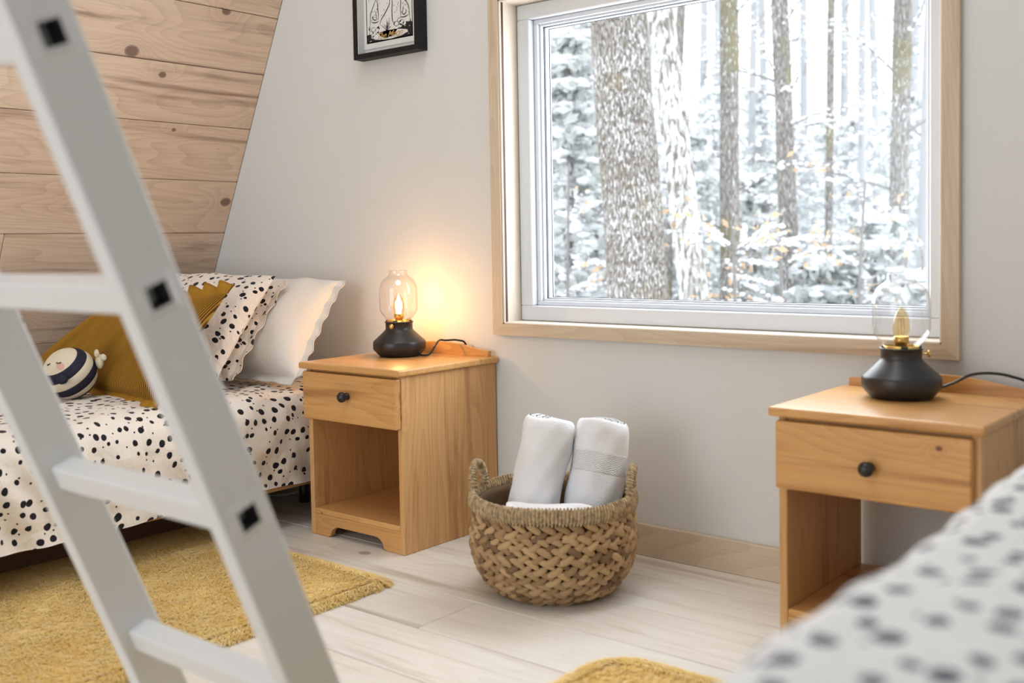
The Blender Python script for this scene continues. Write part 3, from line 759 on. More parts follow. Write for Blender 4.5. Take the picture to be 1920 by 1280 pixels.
# ------------------------------------------------------------------ left bed
def duvet_mesh(name, xA, xB, zt, zb, y0, y1, rad, mat, side=1, drop=True, seedv=3, amp=1.0, belly=0.02, nv=420, hem_drop=0.0):
    """side=+1: the hanging side is at xB (right), -1: at xA (left)."""
    Wd = xB-xA
    flat = np.linspace(0, Wd-rad, 130)
    arc = np.linspace(0, 1, 26)[1:]
    dn = np.linspace(0, zt-rad-zb, 60)[1:]
    s = np.concatenate([flat, flat[-1]+arc*rad*PI/2, flat[-1]+rad*PI/2+dn])
    X = np.concatenate([flat, flat[-1]+rad*np.sin(arc*PI/2), np.full(len(dn), Wd)])
    Z = np.concatenate([np.full(len(flat), zt), zt-rad+rad*np.cos(arc*PI/2), zt-rad-dn])
    NX = np.concatenate([np.zeros(len(flat)), np.sin(arc*PI/2), np.ones(len(dn))])
    NZ = np.concatenate([np.ones(len(flat)), np.cos(arc*PI/2), np.zeros(len(dn))])
    v = np.linspace(y0, y1, nv)
    SS, VV = np.meshgrid(s, v, indexing='ij')
    XX = np.repeat(X[:, None], nv, 1); ZZ = np.repeat(Z[:, None], nv, 1)
    NXX = np.repeat(NX[:, None], nv, 1); NZZ = np.repeat(NZ[:, None], nv, 1)
    d = amp*(0.010*wrinkle(SS, VV, 7, seedv)+0.0065*wrinkle(SS+VV*0.7, VV, 26, seedv+3, aniso=(1, 0.6))+0.0028*wrinkle(SS, VV, 60, seedv+7))
    # diagonal drag folds on the hanging side
    side_w = np.clip((SS-(Wd-rad))/0.15, 0, 1)
    fold = np.sin((VV*1.0-SS*0.75)*48+1.5*np.sin(VV*5)+1.2*np.sin(SS*9))
    d += amp*side_w*(0.0050*fold*np.clip(1.2+np.sin(VV*3.2+1), 0, 1.6)+belly*np.sin(np.clip((SS-(Wd-rad))/(zt-zb), 0, 1)*PI))
    XX = XX+NXX*d; ZZ = ZZ+NZZ*d
    dropf = np.clip((-0.62-VV)/0.12, 0, 1)*np.clip((SS-Wd)/(zt-zb-0.05), 0, 1)
    ZZ = ZZ-hem_drop*dropf+0.004*np.sin(VV*7)*np.clip((SS-Wd)/0.2, 0, 1)
    if side < 0: PX = xB-XX
    else: PX = xA+XX
    VR = np.stack([PX, VV, ZZ], 2).reshape(-1, 3)
    uv = np.stack([SS, VV], 2).reshape(-1, 2)
    F = grid_faces(len(s), nv)
    if side < 0: F = F[:, ::-1]
    # underside layer for thickness
    th = 0.022
    VI = np.stack([PX-(NXX*th)*(1 if side > 0 else -1), VV, ZZ-NZZ*th], 2).reshape(-1, 3)
    n = len(VR)
    hem = np.array([[(len(s)-1)*nv+j, (len(s)-1)*nv+j+1, n+(len(s)-1)*nv+j+1, n+(len(s)-1)*nv+j] for j in range(nv-1)])
    ends = []
    for i in range(len(s)-1):
        ends.append([i*nv, (i+1)*nv, n+(i+1)*nv, n+i*nv]); ends.append([i*nv+nv-1, n+i*nv+nv-1, n+(i+1)*nv+nv-1, (i+1)*nv+nv-1])
    F2 = np.concatenate([F, F[:, ::-1]+n, hem, np.array(ends)])
    return mesh(name, np.concatenate([VR, VI]), F2, mat, True, np.concatenate([uv, uv]))
bed = empty('bed', (0, 0, 0), 'low bed with cream dotted duvet against the sloped plank wall at left', 'bed')
BX0, BX1 = -3.66, -2.62
me = box_mesh('platform', -3.60, -2.640, -2.05, -0.06, 0.122, 0.142, M['bed_board'], 0.003); obj('platform', me, bed)
me = box_mesh('mattress', -3.59, -2.68, -2.03, -0.07, 0.14, 0.385, M['mattress'], 0.03, 3); obj('mattress', me, bed)
for x, y in ((-2.86, -0.17), (-3.5, -0.17), (-2.86, -1.9), (-3.5, -1.9)):
    tube('leg', [(x, y, 0.001), (x, y, 0.118)], 0.018, M['black_metal'], bed, 12)
box('base_board', -2.860, -2.840, -2.0, -0.60, 0.022, 0.122, M['dark_wood'], bed, 0.001)
duv = obj('duvet', duvet_mesh('duvet', -3.63, -2.605, 0.432, 0.142, -2.25, -0.05, 0.075, M['dots_bed'], 1, hem_drop=0.006, amp=1.2), None)
tag(duv, 'cream duvet with black dots spread over the low left bed', 'duvet')

# pillows ---------------------------------------------------------------
def pillow_arrays(c, thick, nrm_hint, nu=90, nv=70, pinch=0.05, seedv=1, amp=1.0, pleat=None, belly=0.5, one_side=False):
    """c = corners BL, BR, TR, TL (world) ; returns verts, faces, uv for both skins"""
    BL, BR, TR, TL = [np.array(p, float) for p in c]
    u = np.linspace(-1, 1, nu); v = np.linspace(-1, 1, nv)
    U, Vv = np.meshgrid(u, v, indexing='ij')
    a = (U+1)/2; b = (Vv+1)/2
    # edges pulled in between the corners
    a2 = 0.5+(a-0.5)*(1-pinch*(1-Vv**2)); b2 = 0.5+(b-0.5)*(1-pinch*(1-U**2))
    P = (BL*((1-a2)*(1-b2))[..., None]+BR*(a2*(1-b2))[..., None]+TR*(a2*b2)[..., None]+TL*((1-a2)*b2)[..., None])
    n = np.cross(BR-BL, TL-BL); n /= np.linalg.norm(n)
    if n.dot(np.array(nrm_hint)) < 0: n = -n
    prof = (np.clip(1-np.abs(U)**2.4, 0, 1)**0.5)*(np.clip(1-np.abs(Vv)**2.4, 0, 1)**0.5)
    lw = np.linalg.norm(BR-BL); lh = np.linalg.norm(TL-BL)
    su = a*lw; sv = b*lh
    d = amp*(0.006*wrinkle(su, sv, 14, seedv)+0.0035*wrinkle(su, sv, 34, seedv+4, aniso=(1, 0.5)))
    if pleat is not None:
        amp_p, per = pleat
        d = d+amp_p*(np.abs(np.sin(PI*(su+0.03*np.sin(sv*9)*1+0.02*wrinkle(su, sv, 9, 2))/per))-0.5)
    env = np.clip(prof*3, 0, 1)
    front = P+n*(prof*thick*(1-belly*0)+d*env)[..., None]
    back = P-n*(prof*thick*0.55)[..., None]
    V = np.concatenate([front.reshape(-1, 3), back.reshape(-1, 3)])
    F = grid_faces(nu, nv); N = nu*nv
    flip = np.cross(BR-BL, TL-BL).dot(n) < 0
    F1 = F[:, ::-1] if flip else F
    F2 = (F if flip else F[:, ::-1])+N
    dl = np.linalg.norm(np.diff(front, axis=0), axis=2); cu = np.concatenate([np.zeros((1, nv)), np.cumsum(dl, 0)]); cu = cu-cu[nu//2]
    dl = np.linalg.norm(np.diff(front, axis=1), axis=2); cv = np.concatenate([np.zeros((nu, 1)), np.cumsum(dl, 1)], 1); cv = cv-cv[:, nv//2][:, None]
    if pleat is None: su, sv = cu, cv
    else: su = (su+0.03*np.sin(sv*9)*1+0.02*wrinkle(su, sv, 9, 2))/pleat[1]
    uv = np.stack([su, sv], 2).reshape(-1, 2)
    return V, np.concatenate([F1, F2]), np.concatenate([uv, uv+np.array([2.0, 1.0])]), P, n
def edge_strip(P, n, out, ruffle=0.0, waves=10, sides='lrtb', depth=4, thick=0.003):
    """a flange or frill that follows chosen edges of the pillow grid P (nu, nv, 3)"""
    nu, nv, _ = P.shape
    cen = P.mean((0, 1))
    parts = []; uvs = []
    E = {'b': P[:, 0], 't': P[:, -1], 'l': P[0, :], 'r': P[-1, :]}
    for s in sides:
        e = E[s]; k = len(e)
        T = np.gradient(e, axis=0); T /= np.linalg.norm(T, axis=1)[:, None]
        O = np.cross(T, n); 
        if O.mean(0).dot(e.mean(0)-cen) < 0: O = -O
        L = np.concatenate([[0], np.cumsum(np.linalg.norm(np.diff(e, axis=0), axis=1))])
        rows = []; uvr = []
        for j in range(depth+1):
            w = j/depth
            off = ruffle*w*np.sin(2*PI*waves*L/L[-1]+0.9*np.sin(5*L/L[-1]+1))
            rows.append(e+O*(out*w*(1-0.08*np.cos(2*PI*waves*L/L[-1])))[:, None]+n*off[:, None]+T*(0.08*ruffle*w*np.cos(2*PI*waves*1.0*L/L[-1]))[:, None])
            uvr.append(np.stack([L, np.full(k, w*out)], 1))
        A = np.array(rows)
        V = np.concatenate([A.reshape(-1, 3), (A-n*thick).reshape(-1, 3)])
        F = grid_faces(depth+1, k); Nn = (depth+1)*k
        rim = np.array([[depth*k+i, depth*k+i+1, Nn+depth*k+i+1, Nn+depth*k+i] for i in range(k-1)])
        parts.append((V, np.concatenate([F, F[:, ::-1]+Nn, rim])))
        u = np.concatenate(uvr); uvs.append(np.concatenate([u, u]))
    V, F = join_arrays(parts)
    return V, F, np.concatenate(uvs)
def pillow(name, corners, thick, mat, label, cat='pillow', group=None, flange=0.0, sides='lrtb', ruffle=0.0, waves=10, fname='flange', fmat=None, **kw):
    V, F, uv, P, n = pillow_arrays(corners, thick, (0.3, -1, 0.25), **kw)
    base = P.mean((0, 1)); base[2] = P[..., 2].min()
    t = empty(name, tuple(base), label, cat, group)
    obj('cover', mesh('cover', V-base, F, mat, True, uv), t)
    if flange:
        V2, F2, uv2 = edge_strip(P, n, flange, ruffle, waves, sides)
        obj(fname, mesh(fname, V2-base, F2, fmat or mat, True, uv2+0.37), t)
    return t
pillow('pillow', [(-3.30, -0.40, 0.455), (-2.655, -0.36, 0.465), (-2.735, -0.10, 0.762), (-3.36, -0.12, 0.750)], 0.115, M['linen'],
       'white pillow with scalloped edge leaning on the wall behind the dotted pillow', 'pillow', flange=0.028, sides='rb', ruffle=0.005, waves=6, seedv=11, pinch=0.05, amp=2.6)
pillow('pillow', [(-3.50, -0.54, 0.46), (-2.785, -0.52, 0.462), (-2.845, -0.255, 0.765), (-3.56, -0.26, 0.775)], 0.05, M['dots_pillow'],
       'dotted pillow wedged upright between the white pillow and the front dotted pillow', 'pillow', 'dotted pillows', flange=0.022, sides='r', ruffle=0.006, waves=5, seedv=21, pinch=0.02)
pillow('pillow', [(-3.47, -0.64, 0.455), (-2.730, -0.62, 0.455), (-2.800, -0.315, 0.785), (-3.55, -0.33, 0.79)], 0.09, M['dots_pillow'],
       'front cream dotted pillow leaning behind the mustard cushion', 'pillow', 'dotted pillows', seedv=31, pinch=0.035, amp=1.9)
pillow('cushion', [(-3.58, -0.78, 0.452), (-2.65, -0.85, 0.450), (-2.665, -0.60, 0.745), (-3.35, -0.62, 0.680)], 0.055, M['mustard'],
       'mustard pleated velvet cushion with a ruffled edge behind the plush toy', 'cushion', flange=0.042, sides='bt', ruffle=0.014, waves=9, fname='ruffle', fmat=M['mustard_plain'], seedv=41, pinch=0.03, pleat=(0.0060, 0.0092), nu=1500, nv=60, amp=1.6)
# plush toy ---------------------------------------------------------------
PR = 0.0765
toy = empty('plush_toy', (-2.995, -0.925, 0.440), 'round navy and cream striped plush toy with a sleeping face on the dotted duvet', 'plush toy')
ball = empty('body', (0, 0, PR)); ball.parent = toy
# band axis points up-left towards the camera
ball.rotation_euler = Vector((0.12, -0.62, 0.72)).to_track_quat('Z', 'Y').to_euler()
def sph_band(name, t0, t1, mat, r=PR, n=12, bul=0.0018):
    a = np.linspace(t0, t1, n); pr_ = []
    for q in a:
        w = math.sin(PI*(q-t0)/(t1-t0))**0.4 if 0 < (q-t0)/(t1-t0) < 1 else 0
        rr = r+bul*(w-1)
        if t0 == 0 and q < (t0+t1)/2: rr = r
        if t1 >= PI-0.01 and q > (t0+t1)/2: rr = r
        pr_.append((rr*math.sin(q), rr*math.cos(q)))
    return lathe(name, pr_, mat, ball, 48)
for nm, t0, t1, mt in (('face_panel', 0, 0.82, 'cream'), ('stripe', 0.82, 1.22, 'navy'), ('stripe', 1.22, 1.58, 'cream'), ('stripe', 1.58, 1.98, 'navy'), ('stripe', 1.98, 2.36, 'cream'), ('stripe', 2.36, PI, 'navy')):
    sph_band(nm, t0, t1, M[mt])
def on_ball(p, r=PR+0.001):   # world direction -> point local to ball
    d = Vector(p).normalized()
    return ball.rotation_euler.to_matrix().inverted() @ (d*r)
vd = Vector((0.62, -0.74, 0.20))         # from toy towards camera
rt = Vector((0.77, 0.64, 0)); upv = Vector((0, 0, 1))
def lash(cx, cz, w, name='eyelash'):
    pts = []
    for k in range(9):
        u = -1+k/4
        pts.append(on_ball(vd*1.0+rt*(cx+w*u)+upv*(cz-0.05*(1-u*u))))
    tube(name, pts, 0.0011, M['thread'], ball, 6)
    for u in (-0.7, -0.1, 0.5, 0.95):
        a = on_ball(vd+rt*(cx+w*u)+upv*(cz-0.05*(1-u*u))); b = on_ball(vd+rt*(cx+w*u*1.15)+upv*(cz-0.05*(1-u*u)-0.07))
        tube('lash_hair', [a, (Vector(a)+Vector(b))/2, b], 0.0007, M['thread'], ball, 5)
lash(-0.08, 0.40, 0.10); lash(-0.62, 0.40, 0.10)
for cx, cz in ((0.02, 0.20),):
    p = on_ball(vd+rt*cx+upv*cz, PR-0.0005)
    nrm = Vector(p).normalized()
    o = lathe('cheek', [(0.0, 0.0012), (0.006, 0.001), (0.0105, 0.0)], M['pink'], ball, 20, p); o.rotation_euler = nrm.to_track_quat('Z', 'Y').to_euler()
def ell(name, c, r, mat, parent):
    bm = bmesh.new(); bmesh.ops.create_uvsphere(bm, u_segments=20, v_segments=12, radius=1)
    bmesh.ops.scale(bm, vec=r, verts=bm.verts)
    me = bpy.data.meshes.new(name); bm.to_mesh(me); bm.free(); me.materials.append(mat)
    me.polygons.foreach_set('use_smooth', [True]*len(me.polygons))
    return obj(name, me, parent, c)
ell('hand', on_ball(vd+rt*0.12+upv*(-0.30), PR+0.004), (0.017, 0.015, 0.013), M['navy'], ball)
ell('wing', (rt*0.084+upv*0.035+vd*(-0.01))+Vector((0, 0, PR)), (0.017, 0.010, 0.022), M['cream'], toy)
w2 = ell('wing', (rt*0.100+upv*0.046)+Vector((0, 0, PR)), (0.012, 0.008, 0.009), M['cream'], toy); w2.rotation_euler = (0, 0.6, 0)
w3 = ell('wing', (rt*0.080+upv*0.058)+Vector((0, 0, PR)), (0.008, 0.007, 0.012), M['cream'], toy)

# cable under the bed
cab = tube('cable', spline([(-3.35, -0.42, 0.004), (-3.15, -0.30, 0.006), (-3.02, -0.20, 0.004), (-2.93, -0.12, 0.02), (-2.92, -0.07, 0.06), (-2.92, -0.03, 0.11)], 30), 0.004, M['cable_white'], None, 8)
tag(cab, 'white cable lying on the floor under the left bed', 'cable')

# ------------------------------------------------------------------ right bed (close, out of focus)
bed2 = empty('bed', (0, 0, 0), 'out of focus bed in the right foreground beside the right nightstand', 'bed')
me = box_mesh('platform', -0.27, 0.64, -2.15, -0.06, 0.25, 0.285, M['bed_board'], 0.003); obj('platform', me, bed2)
me = box_mesh('mattress', -0.25, 0.62, -2.13, -0.07, 0.285, 0.565, M['mattress'], 0.03, 3); obj('mattress', me, bed2)
for x, y in ((-0.22, -0.17), (0.58, -0.17), (-0.22, -2.0), (0.58, -2.0)):
    tube('leg', [(x, y, 0.001), (x, y, 0.25)], 0.018, M['black_metal'], bed2, 12)
d2 = obj('duvet', duvet_mesh('duvet', -0.332, 0.67, 0.627, 0.25, -2.30, -0.05, 0.06, M['dots_right'], -1, seedv=13, amp=0.7, belly=0.012), None)
tag(d2, 'white duvet with grey dots, blurred, in the right foreground', 'duvet')

# ------------------------------------------------------------------ rugs
def rug(name, x0, x1, y0, y1, label, nf, rc=0.09, seedv=2):
    t = empty(name, ((x0+x1)/2, (y0+y1)/2, 0), label, 'rug', 'mustard faux fur rugs')
    hx, hy = (x1-x0)/2, (y1-y0)/2
    nx = int((x1-x0)/0.012); ny = int((y1-y0)/0.012)
    a = np.linspace(-1, 1, nx); b = np.linspace(-1, 1, ny)
    A, B = np.meshgrid(a, b, indexing='ij')
    X = A*hx; Y = B*hy
    # round the corners
    def rnd(X, Y):
        ex = np.maximum(np.abs(X)-(hx-rc), 0); ey = np.maximum(np.abs(Y)-(hy-rc), 0)
        m = np.maximum(ex, ey); l = np.hypot(ex, ey); f = np.where(l > 1e-6, m/np.maximum(l, 1e-6), 1)
        return np.where(ex > 0, np.sign(X)*((hx-rc)+ex*f), X), np.where(ey > 0, np.sign(Y)*((hy-rc)+ey*f), Y)
    X, Y = rnd(X, Y)
    edge = np.minimum(1-np.abs(A), 0.06)/0.06*np.minimum(1-np.abs(B), 0.06)/0.06
    wob = 0.006*wrinkle(X+1, Y, 30, seedv)
    X = X+wob*np.clip((np.abs(A)-0.85)/0.15, 0, 1); Y = Y+wob*np.clip((np.abs(B)-0.85)/0.15, 0, 1)
    Zt = 0.002+0.0125*(1-(1-edge)**2)+0.003*wrinkle(X, Y, 16, seedv)*edge+0.0015*wrinkle(X, Y, 60, seedv+5)*edge
    V = np.stack([X, Y, Zt], 2).reshape(-1, 3); N = len(V)
    V2 = V.copy(); V2[:, 2] = 0.001
    F = grid_faces(nx, ny)
    obj('backing', mesh('backing', np.concatenate([V, V2]), np.concatenate([F, F[:, ::-1]+N]), M['fur'], True), t)
    # fibres: slim blades, most of them lying over, as one stuff part
    n = nf
    r = np.random.default_rng(seedv)
    ax = r.uniform(-1, 1, n); by = r.uniform(-1, 1, n)
    e = r.random(n) < 0.22
    side = r.integers(0, 4, n)
    ax = np.where(e & (side == 0), r.uniform(0.92, 1, n), ax); ax = np.where(e & (side == 1), r.uniform(-1, -0.92, n), ax)
    by = np.where(e & (side == 2), r.uniform(0.94, 1, n), by); by = np.where(e & (side == 3), r.uniform(-1, -0.94, n), by)
    px, py = rnd(ax*hx, by*hy)
    ed = np.clip(np.minimum(1-np.abs(ax), 0.06)/0.06, 0, 1)*np.clip(np.minimum(1-np.abs(by), 0.06)/0.06, 0, 1)
    pz = 0.001+0.0125*(1-(1-ed)**2)
    th_ = -2.2+wrinkle(px, py, 4, seedv+2)*0.9+r.normal(0, 0.35, n)+(ed < 0.9)*r.normal(0, 0.6, n)
    dx, dy = np.cos(th_), np.sin(th_)
    out = (1-ed); nrm = np.hypot(px/hx, py/hy)
    ox_ = np.where(np.abs(ax) > 0.95, np.sign(ax), 0)*1.1; oy_ = np.where(np.abs(by) > 0.95, np.sign(by), 0)*1.1
    dx = dx+ox_; dy = dy+oy_; l = np.hypot(dx, dy); dx /= l; dy /= l
    L = r.uniform(0.010, 0.024, n)*(1+0.25*(ed < 0.5)); H = r.uniform(0.000, 0.0040, n)*(0.4+ed)
    w = 0.0009
    p0 = np.stack([px, py, pz], 1); tip = p0+np.stack([dx*L, dy*L, H], 1); mid = p0+np.stack([dx*L*0.45, dy*L*0.45, H*1.3+0.001], 1)
    tip[:, 2] = np.maximum(tip[:, 2], 0.002)
    sd = np.stack([-dy*w, dx*w, np.zeros(n)], 1)
    VV = np.stack([p0-sd, p0+sd, mid+sd*0.8, mid-sd*0.8, tip+sd*0.15, tip-sd*0.15], 1).reshape(-1, 3)
    i = np.arange(n)*6
    FF = np.concatenate([np.stack([i, i+1, i+2, i+3], 1), np.stack([i+3, i+2, i+4, i+5], 1)])
    o = obj('pile', mesh('pile', VV, FF, M['fur']), t); tag(o, kind='stuff')
    return t
rug('rug', -2.90, -1.965, -2.15, -0.60, 'mustard faux fur rug beside the left bed, behind the white ladder', 190000, 0.07, 2)
rug('rug', -1.250, -0.30, -2.20, -0.655, 'mustard faux fur rug corner at the bottom right by the near bed', 90000, 0.10, 6)

# ------------------------------------------------------------------ basket
BC = (-1.618, -0.385)
bk = empty('basket', (BC[0], BC[1], 0), 'round woven basket with two rope handles holding rolled white towels', 'basket')
def rb(z):
    zs = [0, 0.012, 0.03, 0.055, 0.085, 0.12, 0.16, 0.20, 0.26]
    rs = [0.128, 0.146, 0.166, 0.186, 0.200, 0.2075, 0.2065, 0.202, 0.203]
    return float(np.interp(z, zs, rs))
core = [(0, 0.004), (0.120, 0.004)]+[(rb(z)-0.012, z) for z in np.linspace(0.006, 0.235, 14)]+[(rb(0.235)-0.020, 0.235)]+[(rb(z)-0.022, z) for z in np.linspace(0.22, 0.03, 8)]+[(0.11, 0.014), (0, 0.014)]
lathe('inner_shell', core, M['basket_core'], bk, 64)
def leaf_mesh(mirror):
    n, k = 9, 8
    u = np.linspace(-1, 1, n); a = np.linspace(0, 2*PI, k, endpoint=False)
    V = []
    for q in u:
        w = max(0.0, (1-abs(q)**2.2))**0.62
        cx = q*0.5; cy = 0.10*(1-q*q)*mirror
        for b in a: V.append((cx, cy+0.5*0.46*w*math.cos(b), 0.5*0.42*w*math.sin(b)+0.05*(1-q*q)))
    return mesh('leaf_strand', np.array(V), grid_faces(n, k, wrap_v=True), M['leaf'], True)
LM = {1: leaf_mesh(1), -1: leaf_mesh(-1)}
rows = [(0.016, 0.030)]
zz = 0.030; ROWS = [0.012, 0.034, 0.060, 0.087, 0.114, 0.141, 0.168, 0.195]
items = []
for ri, z0 in enumerate(ROWS):
    r0 = rb(z0); step = 0.0355
    n = int(round(2*PI*r0/step)); ph = random.random()*0.2+ri*0.09
    for k in range(n):
        for s in (1, -1):
            a = ph+2*PI*k/n+(0.45*2*PI/n if s < 0 else 0)
            dirn = 1 if ri % 2 else 1
            items.append((ri, z0+s*0.0066+random.uniform(-0.0006, 0.0006), a+random.uniform(-0.01, 0.01), s, -1))
cam_az = math.atan2(-2.5-BC[1], 0-BC[0])
def leaf_matrix(z, a, s, dirn):
    r = rb(z)-0.003+random.uniform(-0.0012, 0.0015)
    dz_ = 0.004; sl = (rb(z+dz_)-rb(max(z-dz_, 0)))/(dz_+min(z, dz_))
    rad = Vector((math.cos(a), math.sin(a), 0)); tan = Vector((-math.sin(a), math.cos(a), 0))
    upw = (Vector((0, 0, 1))+rad*sl).normalized(); nrm = tan.cross(upw).normalized()
    ang = math.radians(29+random.uniform(-4, 4))*s*dirn
    xx = tan*math.cos(ang)+upw*math.sin(ang); yy = nrm.cross(xx)
    Lg = 0.052*random.uniform(0.94, 1.08); Wd = 0.042*random.uniform(0.9, 1.1)
    Mx = Matrix((xx*Lg, yy*Wd, nrm*Wd*0.95)).transposed().to_4x4()
    return Matrix.Translation((r*math.cos(a), r*math.sin(a), max(z, 0.010))) @ Mx
def facing(it):
    d = (it[2]-cam_az+PI) % (2*PI)-PI
    return abs(d)
items.sort(key=facing)
rest = []
lv = {}
for s in (1, -1):
    m = LM[s]; co = np.zeros(len(m.vertices)*3, dtype=np.float32); m.vertices.foreach_get('co', co)
    lv[s] = np.c_[co.reshape(-1, 3), np.ones(len(m.vertices))]
LF = grid_faces(9, 8, wrap_v=True)
for k, it in enumerate(items):
    ri, z, a, s, dirn = it
    Mx = leaf_matrix(z, a, s, dirn)
    if k < 298:
        o = obj('leaf_strand', LM[s], bk); o.matrix_local = Mx
    else:
        rest.append(((lv[s] @ np.array(Mx).T)[:, :3], LF))
V, F = join_arrays(rest)
tag(obj('rear_weave', mesh('rear_weave', V, F, M['leaf'], True), bk), kind='stuff')
def wrapped(name, path, closed, ra, rbz, nwrap, segs, k=14, mat=None, slant=1.0, groove=0.16):
    """cord-wrapped bar: oval tube with slanted ridges"""
    P = np.array(path, float); n = len(P)
    T = (np.roll(P, -1, 0)-np.roll(P, 1, 0)) if closed else np.gradient(P, axis=0)
    T /= np.linalg.norm(T, axis=1)[:, None]
    V = []
    for i in range(n):
        rad = np.array([P[i][0], P[i][1], 0.0]); 
        if np.linalg.norm(rad) < 1e-6: rad = np.array([1.0, 0, 0])
        rad /= np.linalg.norm(rad)
        N = rad-T[i]*rad.dot(T[i]); N /= np.linalg.norm(N); B = np.cross(T[i], N)
        for j in range(k):
            a = 2*PI*j/k
            ph = 2*PI*nwrap*i/(n if closed else n-1)+slant*a
            f = 1-groove*(0.5-0.5*math.cos(ph))**2+0.03*math.sin(ph*0.37)
            V.append(P[i]+f*(ra*math.cos(a)*N+rbz*math.sin(a)*B))
    return mesh(name, V, grid_faces(n, k, wrap_u=closed, wrap_v=True), mat, True)
n = 1500
path = [(0.2035*math.cos(t), 0.2035*math.sin(t), 0.233+0.0015*math.sin(5*t)) for t in np.linspace(0, 2*PI, n, endpoint=False)]
obj('rim', wrapped('rim', path, True, 0.0125, 0.0235, 150, n, 16, M['rope'], 1.2, 0.3), bk)
perp = cam_az+PI/2
for sgn, dev in ((1, math.radians(8)), (-1, math.radians(14))):
    ac = cam_az+sgn*PI/2+dev*(-1)
    hp = []
    for t in np.linspace(0, 1, 240):
        u = -1+2*t
        da = 0.050*np.sign(u)*min(1, abs(u)*1.6)**0.8/0.2035 if False else 0.052*math.sin(u*PI/2)/0.2035
        hz = 0.225+0.088*math.cos(u*PI/2)**0.62
        hp.append((0.2035*math.cos(ac+da), 0.2035*math.sin(ac+da), hz))
    obj('handle', wrapped('handle', hp, False, 0.0115, 0.0115, 30, 240, 12, M['rope'], 1.0, 0.3), bk)

# towels ---------------------------------------------------------------
def towel(loc, axis, R, L, mat, label, roll=0.0, seedv=1, turns=3.4):
    t_ = 0.0125
    th_ = np.linspace(0.6*PI, 0.6*PI+turns*2*PI, 190)
    b = (R-0.012)/(th_[-1]); rc_ = 0.006+b*th_
    half = 0.5*min(t_, b*2*PI*0.96)
    # closed ribbon outline
    outw = np.stack([(rc_+half)*np.cos(th_), (rc_+half)*np.sin(th_)], 1)
    inn = np.stack([(rc_-half)*np.cos(th_), (rc_-half)*np.sin(th_)], 1)
    ce = np.stack([rc_*np.cos(th_), rc_*np.sin(th_)], 1)
    def cap(c, o, i, k=6):
        v = o-c; a0 = math.atan2(v[1], v[0]); sgn = 1
        return [c+half*np.array([math.cos(a0+q), math.sin(a0+q)]) for q in np.linspace(0, PI, k+2)[1:-1]]
    endc = cap(ce[-1], outw[-1], inn[-1]); stc = cap(ce[0], inn[0], outw[0])
    outline = np.concatenate([outw, np.array(endc), inn[::-1], np.array(stc)])
    cl = np.concatenate([ce, np.tile(ce[-1], (6, 1)), ce[::-1], np.tile(ce[0], (6, 1))])
    m = len(outline)
    s_arc = np.concatenate([[0], np.cumsum(np.linalg.norm(np.diff(outline, axis=0), axis=1))])
    ER = 0.010
    zs = np.concatenate([ER*(1-np.cos(np.linspace(0, PI/2, 7))), np.linspace(ER+0.006, L-ER-0.006, 46), L-ER*(1-np.cos(np.linspace(PI/2, 0, 7)))])
    V = []; uv = []
    for z_ in zs:
        e = min(z_, L-z_); f = math.sqrt(max(0.0, 1-(1-min(1, e/ER))**2))
        p = cl+(outline-cl)*(0.35+0.65*f)
        flare = 1+0.03*math.sin(z_*22+seedv)
        ang = np.arctan2(p[:, 1], p[:, 0])
        rr = 0.0022*np.sin(ang*3+z_*30+seedv)+0.0013*np.sin(ang*7-z_*55)-0.009*max(0, (z_-L+0.035)/0.035)**2.5
        q = p*flare+np.stack([np.cos(ang)*rr, np.sin(ang)*rr], 1)
        V.append(np.c_[q, np.full(m, z_)+0.004*np.sin(ang*2+seedv)*(1 if z_ > L/2 else 0)])
        uv.append(np.stack([s_arc, np.full(m, L-z_)], 1))
    F = grid_faces(len(zs), m, wrap_v=True)
    t = obj('rolled_towel', mesh('rolled_towel', np.concatenate(V), F, mat, True, np.concatenate(uv)), None, loc)
    q = Vector(axis).to_track_quat('Z', 'Y'); t.rotation_euler = (q.to_matrix() @ Matrix.Rotation(roll, 3, 'Z')).to_euler()
    # close the ends with fan caps
    return tag(t, label, 'towel', 'rolled towels in the basket')
pv = Vector((math.cos(perp), math.sin(perp), 0))       # points to picture right
if pv.x < 0: pv = -pv
tw = Vector((math.cos(cam_az), math.sin(cam_az), 0))   # points to camera
bc = Vector((BC[0], BC[1], 0))
towel(bc-pv*0.070-tw*0.005+Vector((0, 0, 0.135)), (pv*0.22-tw*0.12+Vector((0, 0, 1))), 0.071, 0.304, M['terry'], 'left rolled white towel standing in the basket, plain terry', roll=0.4, seedv=2)
towel(bc+pv*0.085-tw*0.012+Vector((0, 0, 0.125)), (pv*0.155-tw*0.10+Vector((0, 0, 1))), 0.078, 0.304, M['terry_band'], 'right rolled white towel with woven zigzag band standing in the basket', roll=0.9, seedv=5)
towel(bc-pv*0.115+tw*0.105+Vector((0, 0, 0.200)), (pv*1.0+tw*0.05+Vector((0, 0, 0.0))), 0.052, 0.21, M['terry'], 'folded white towel lying low at the front of the basket', roll=1.0, seedv=7)

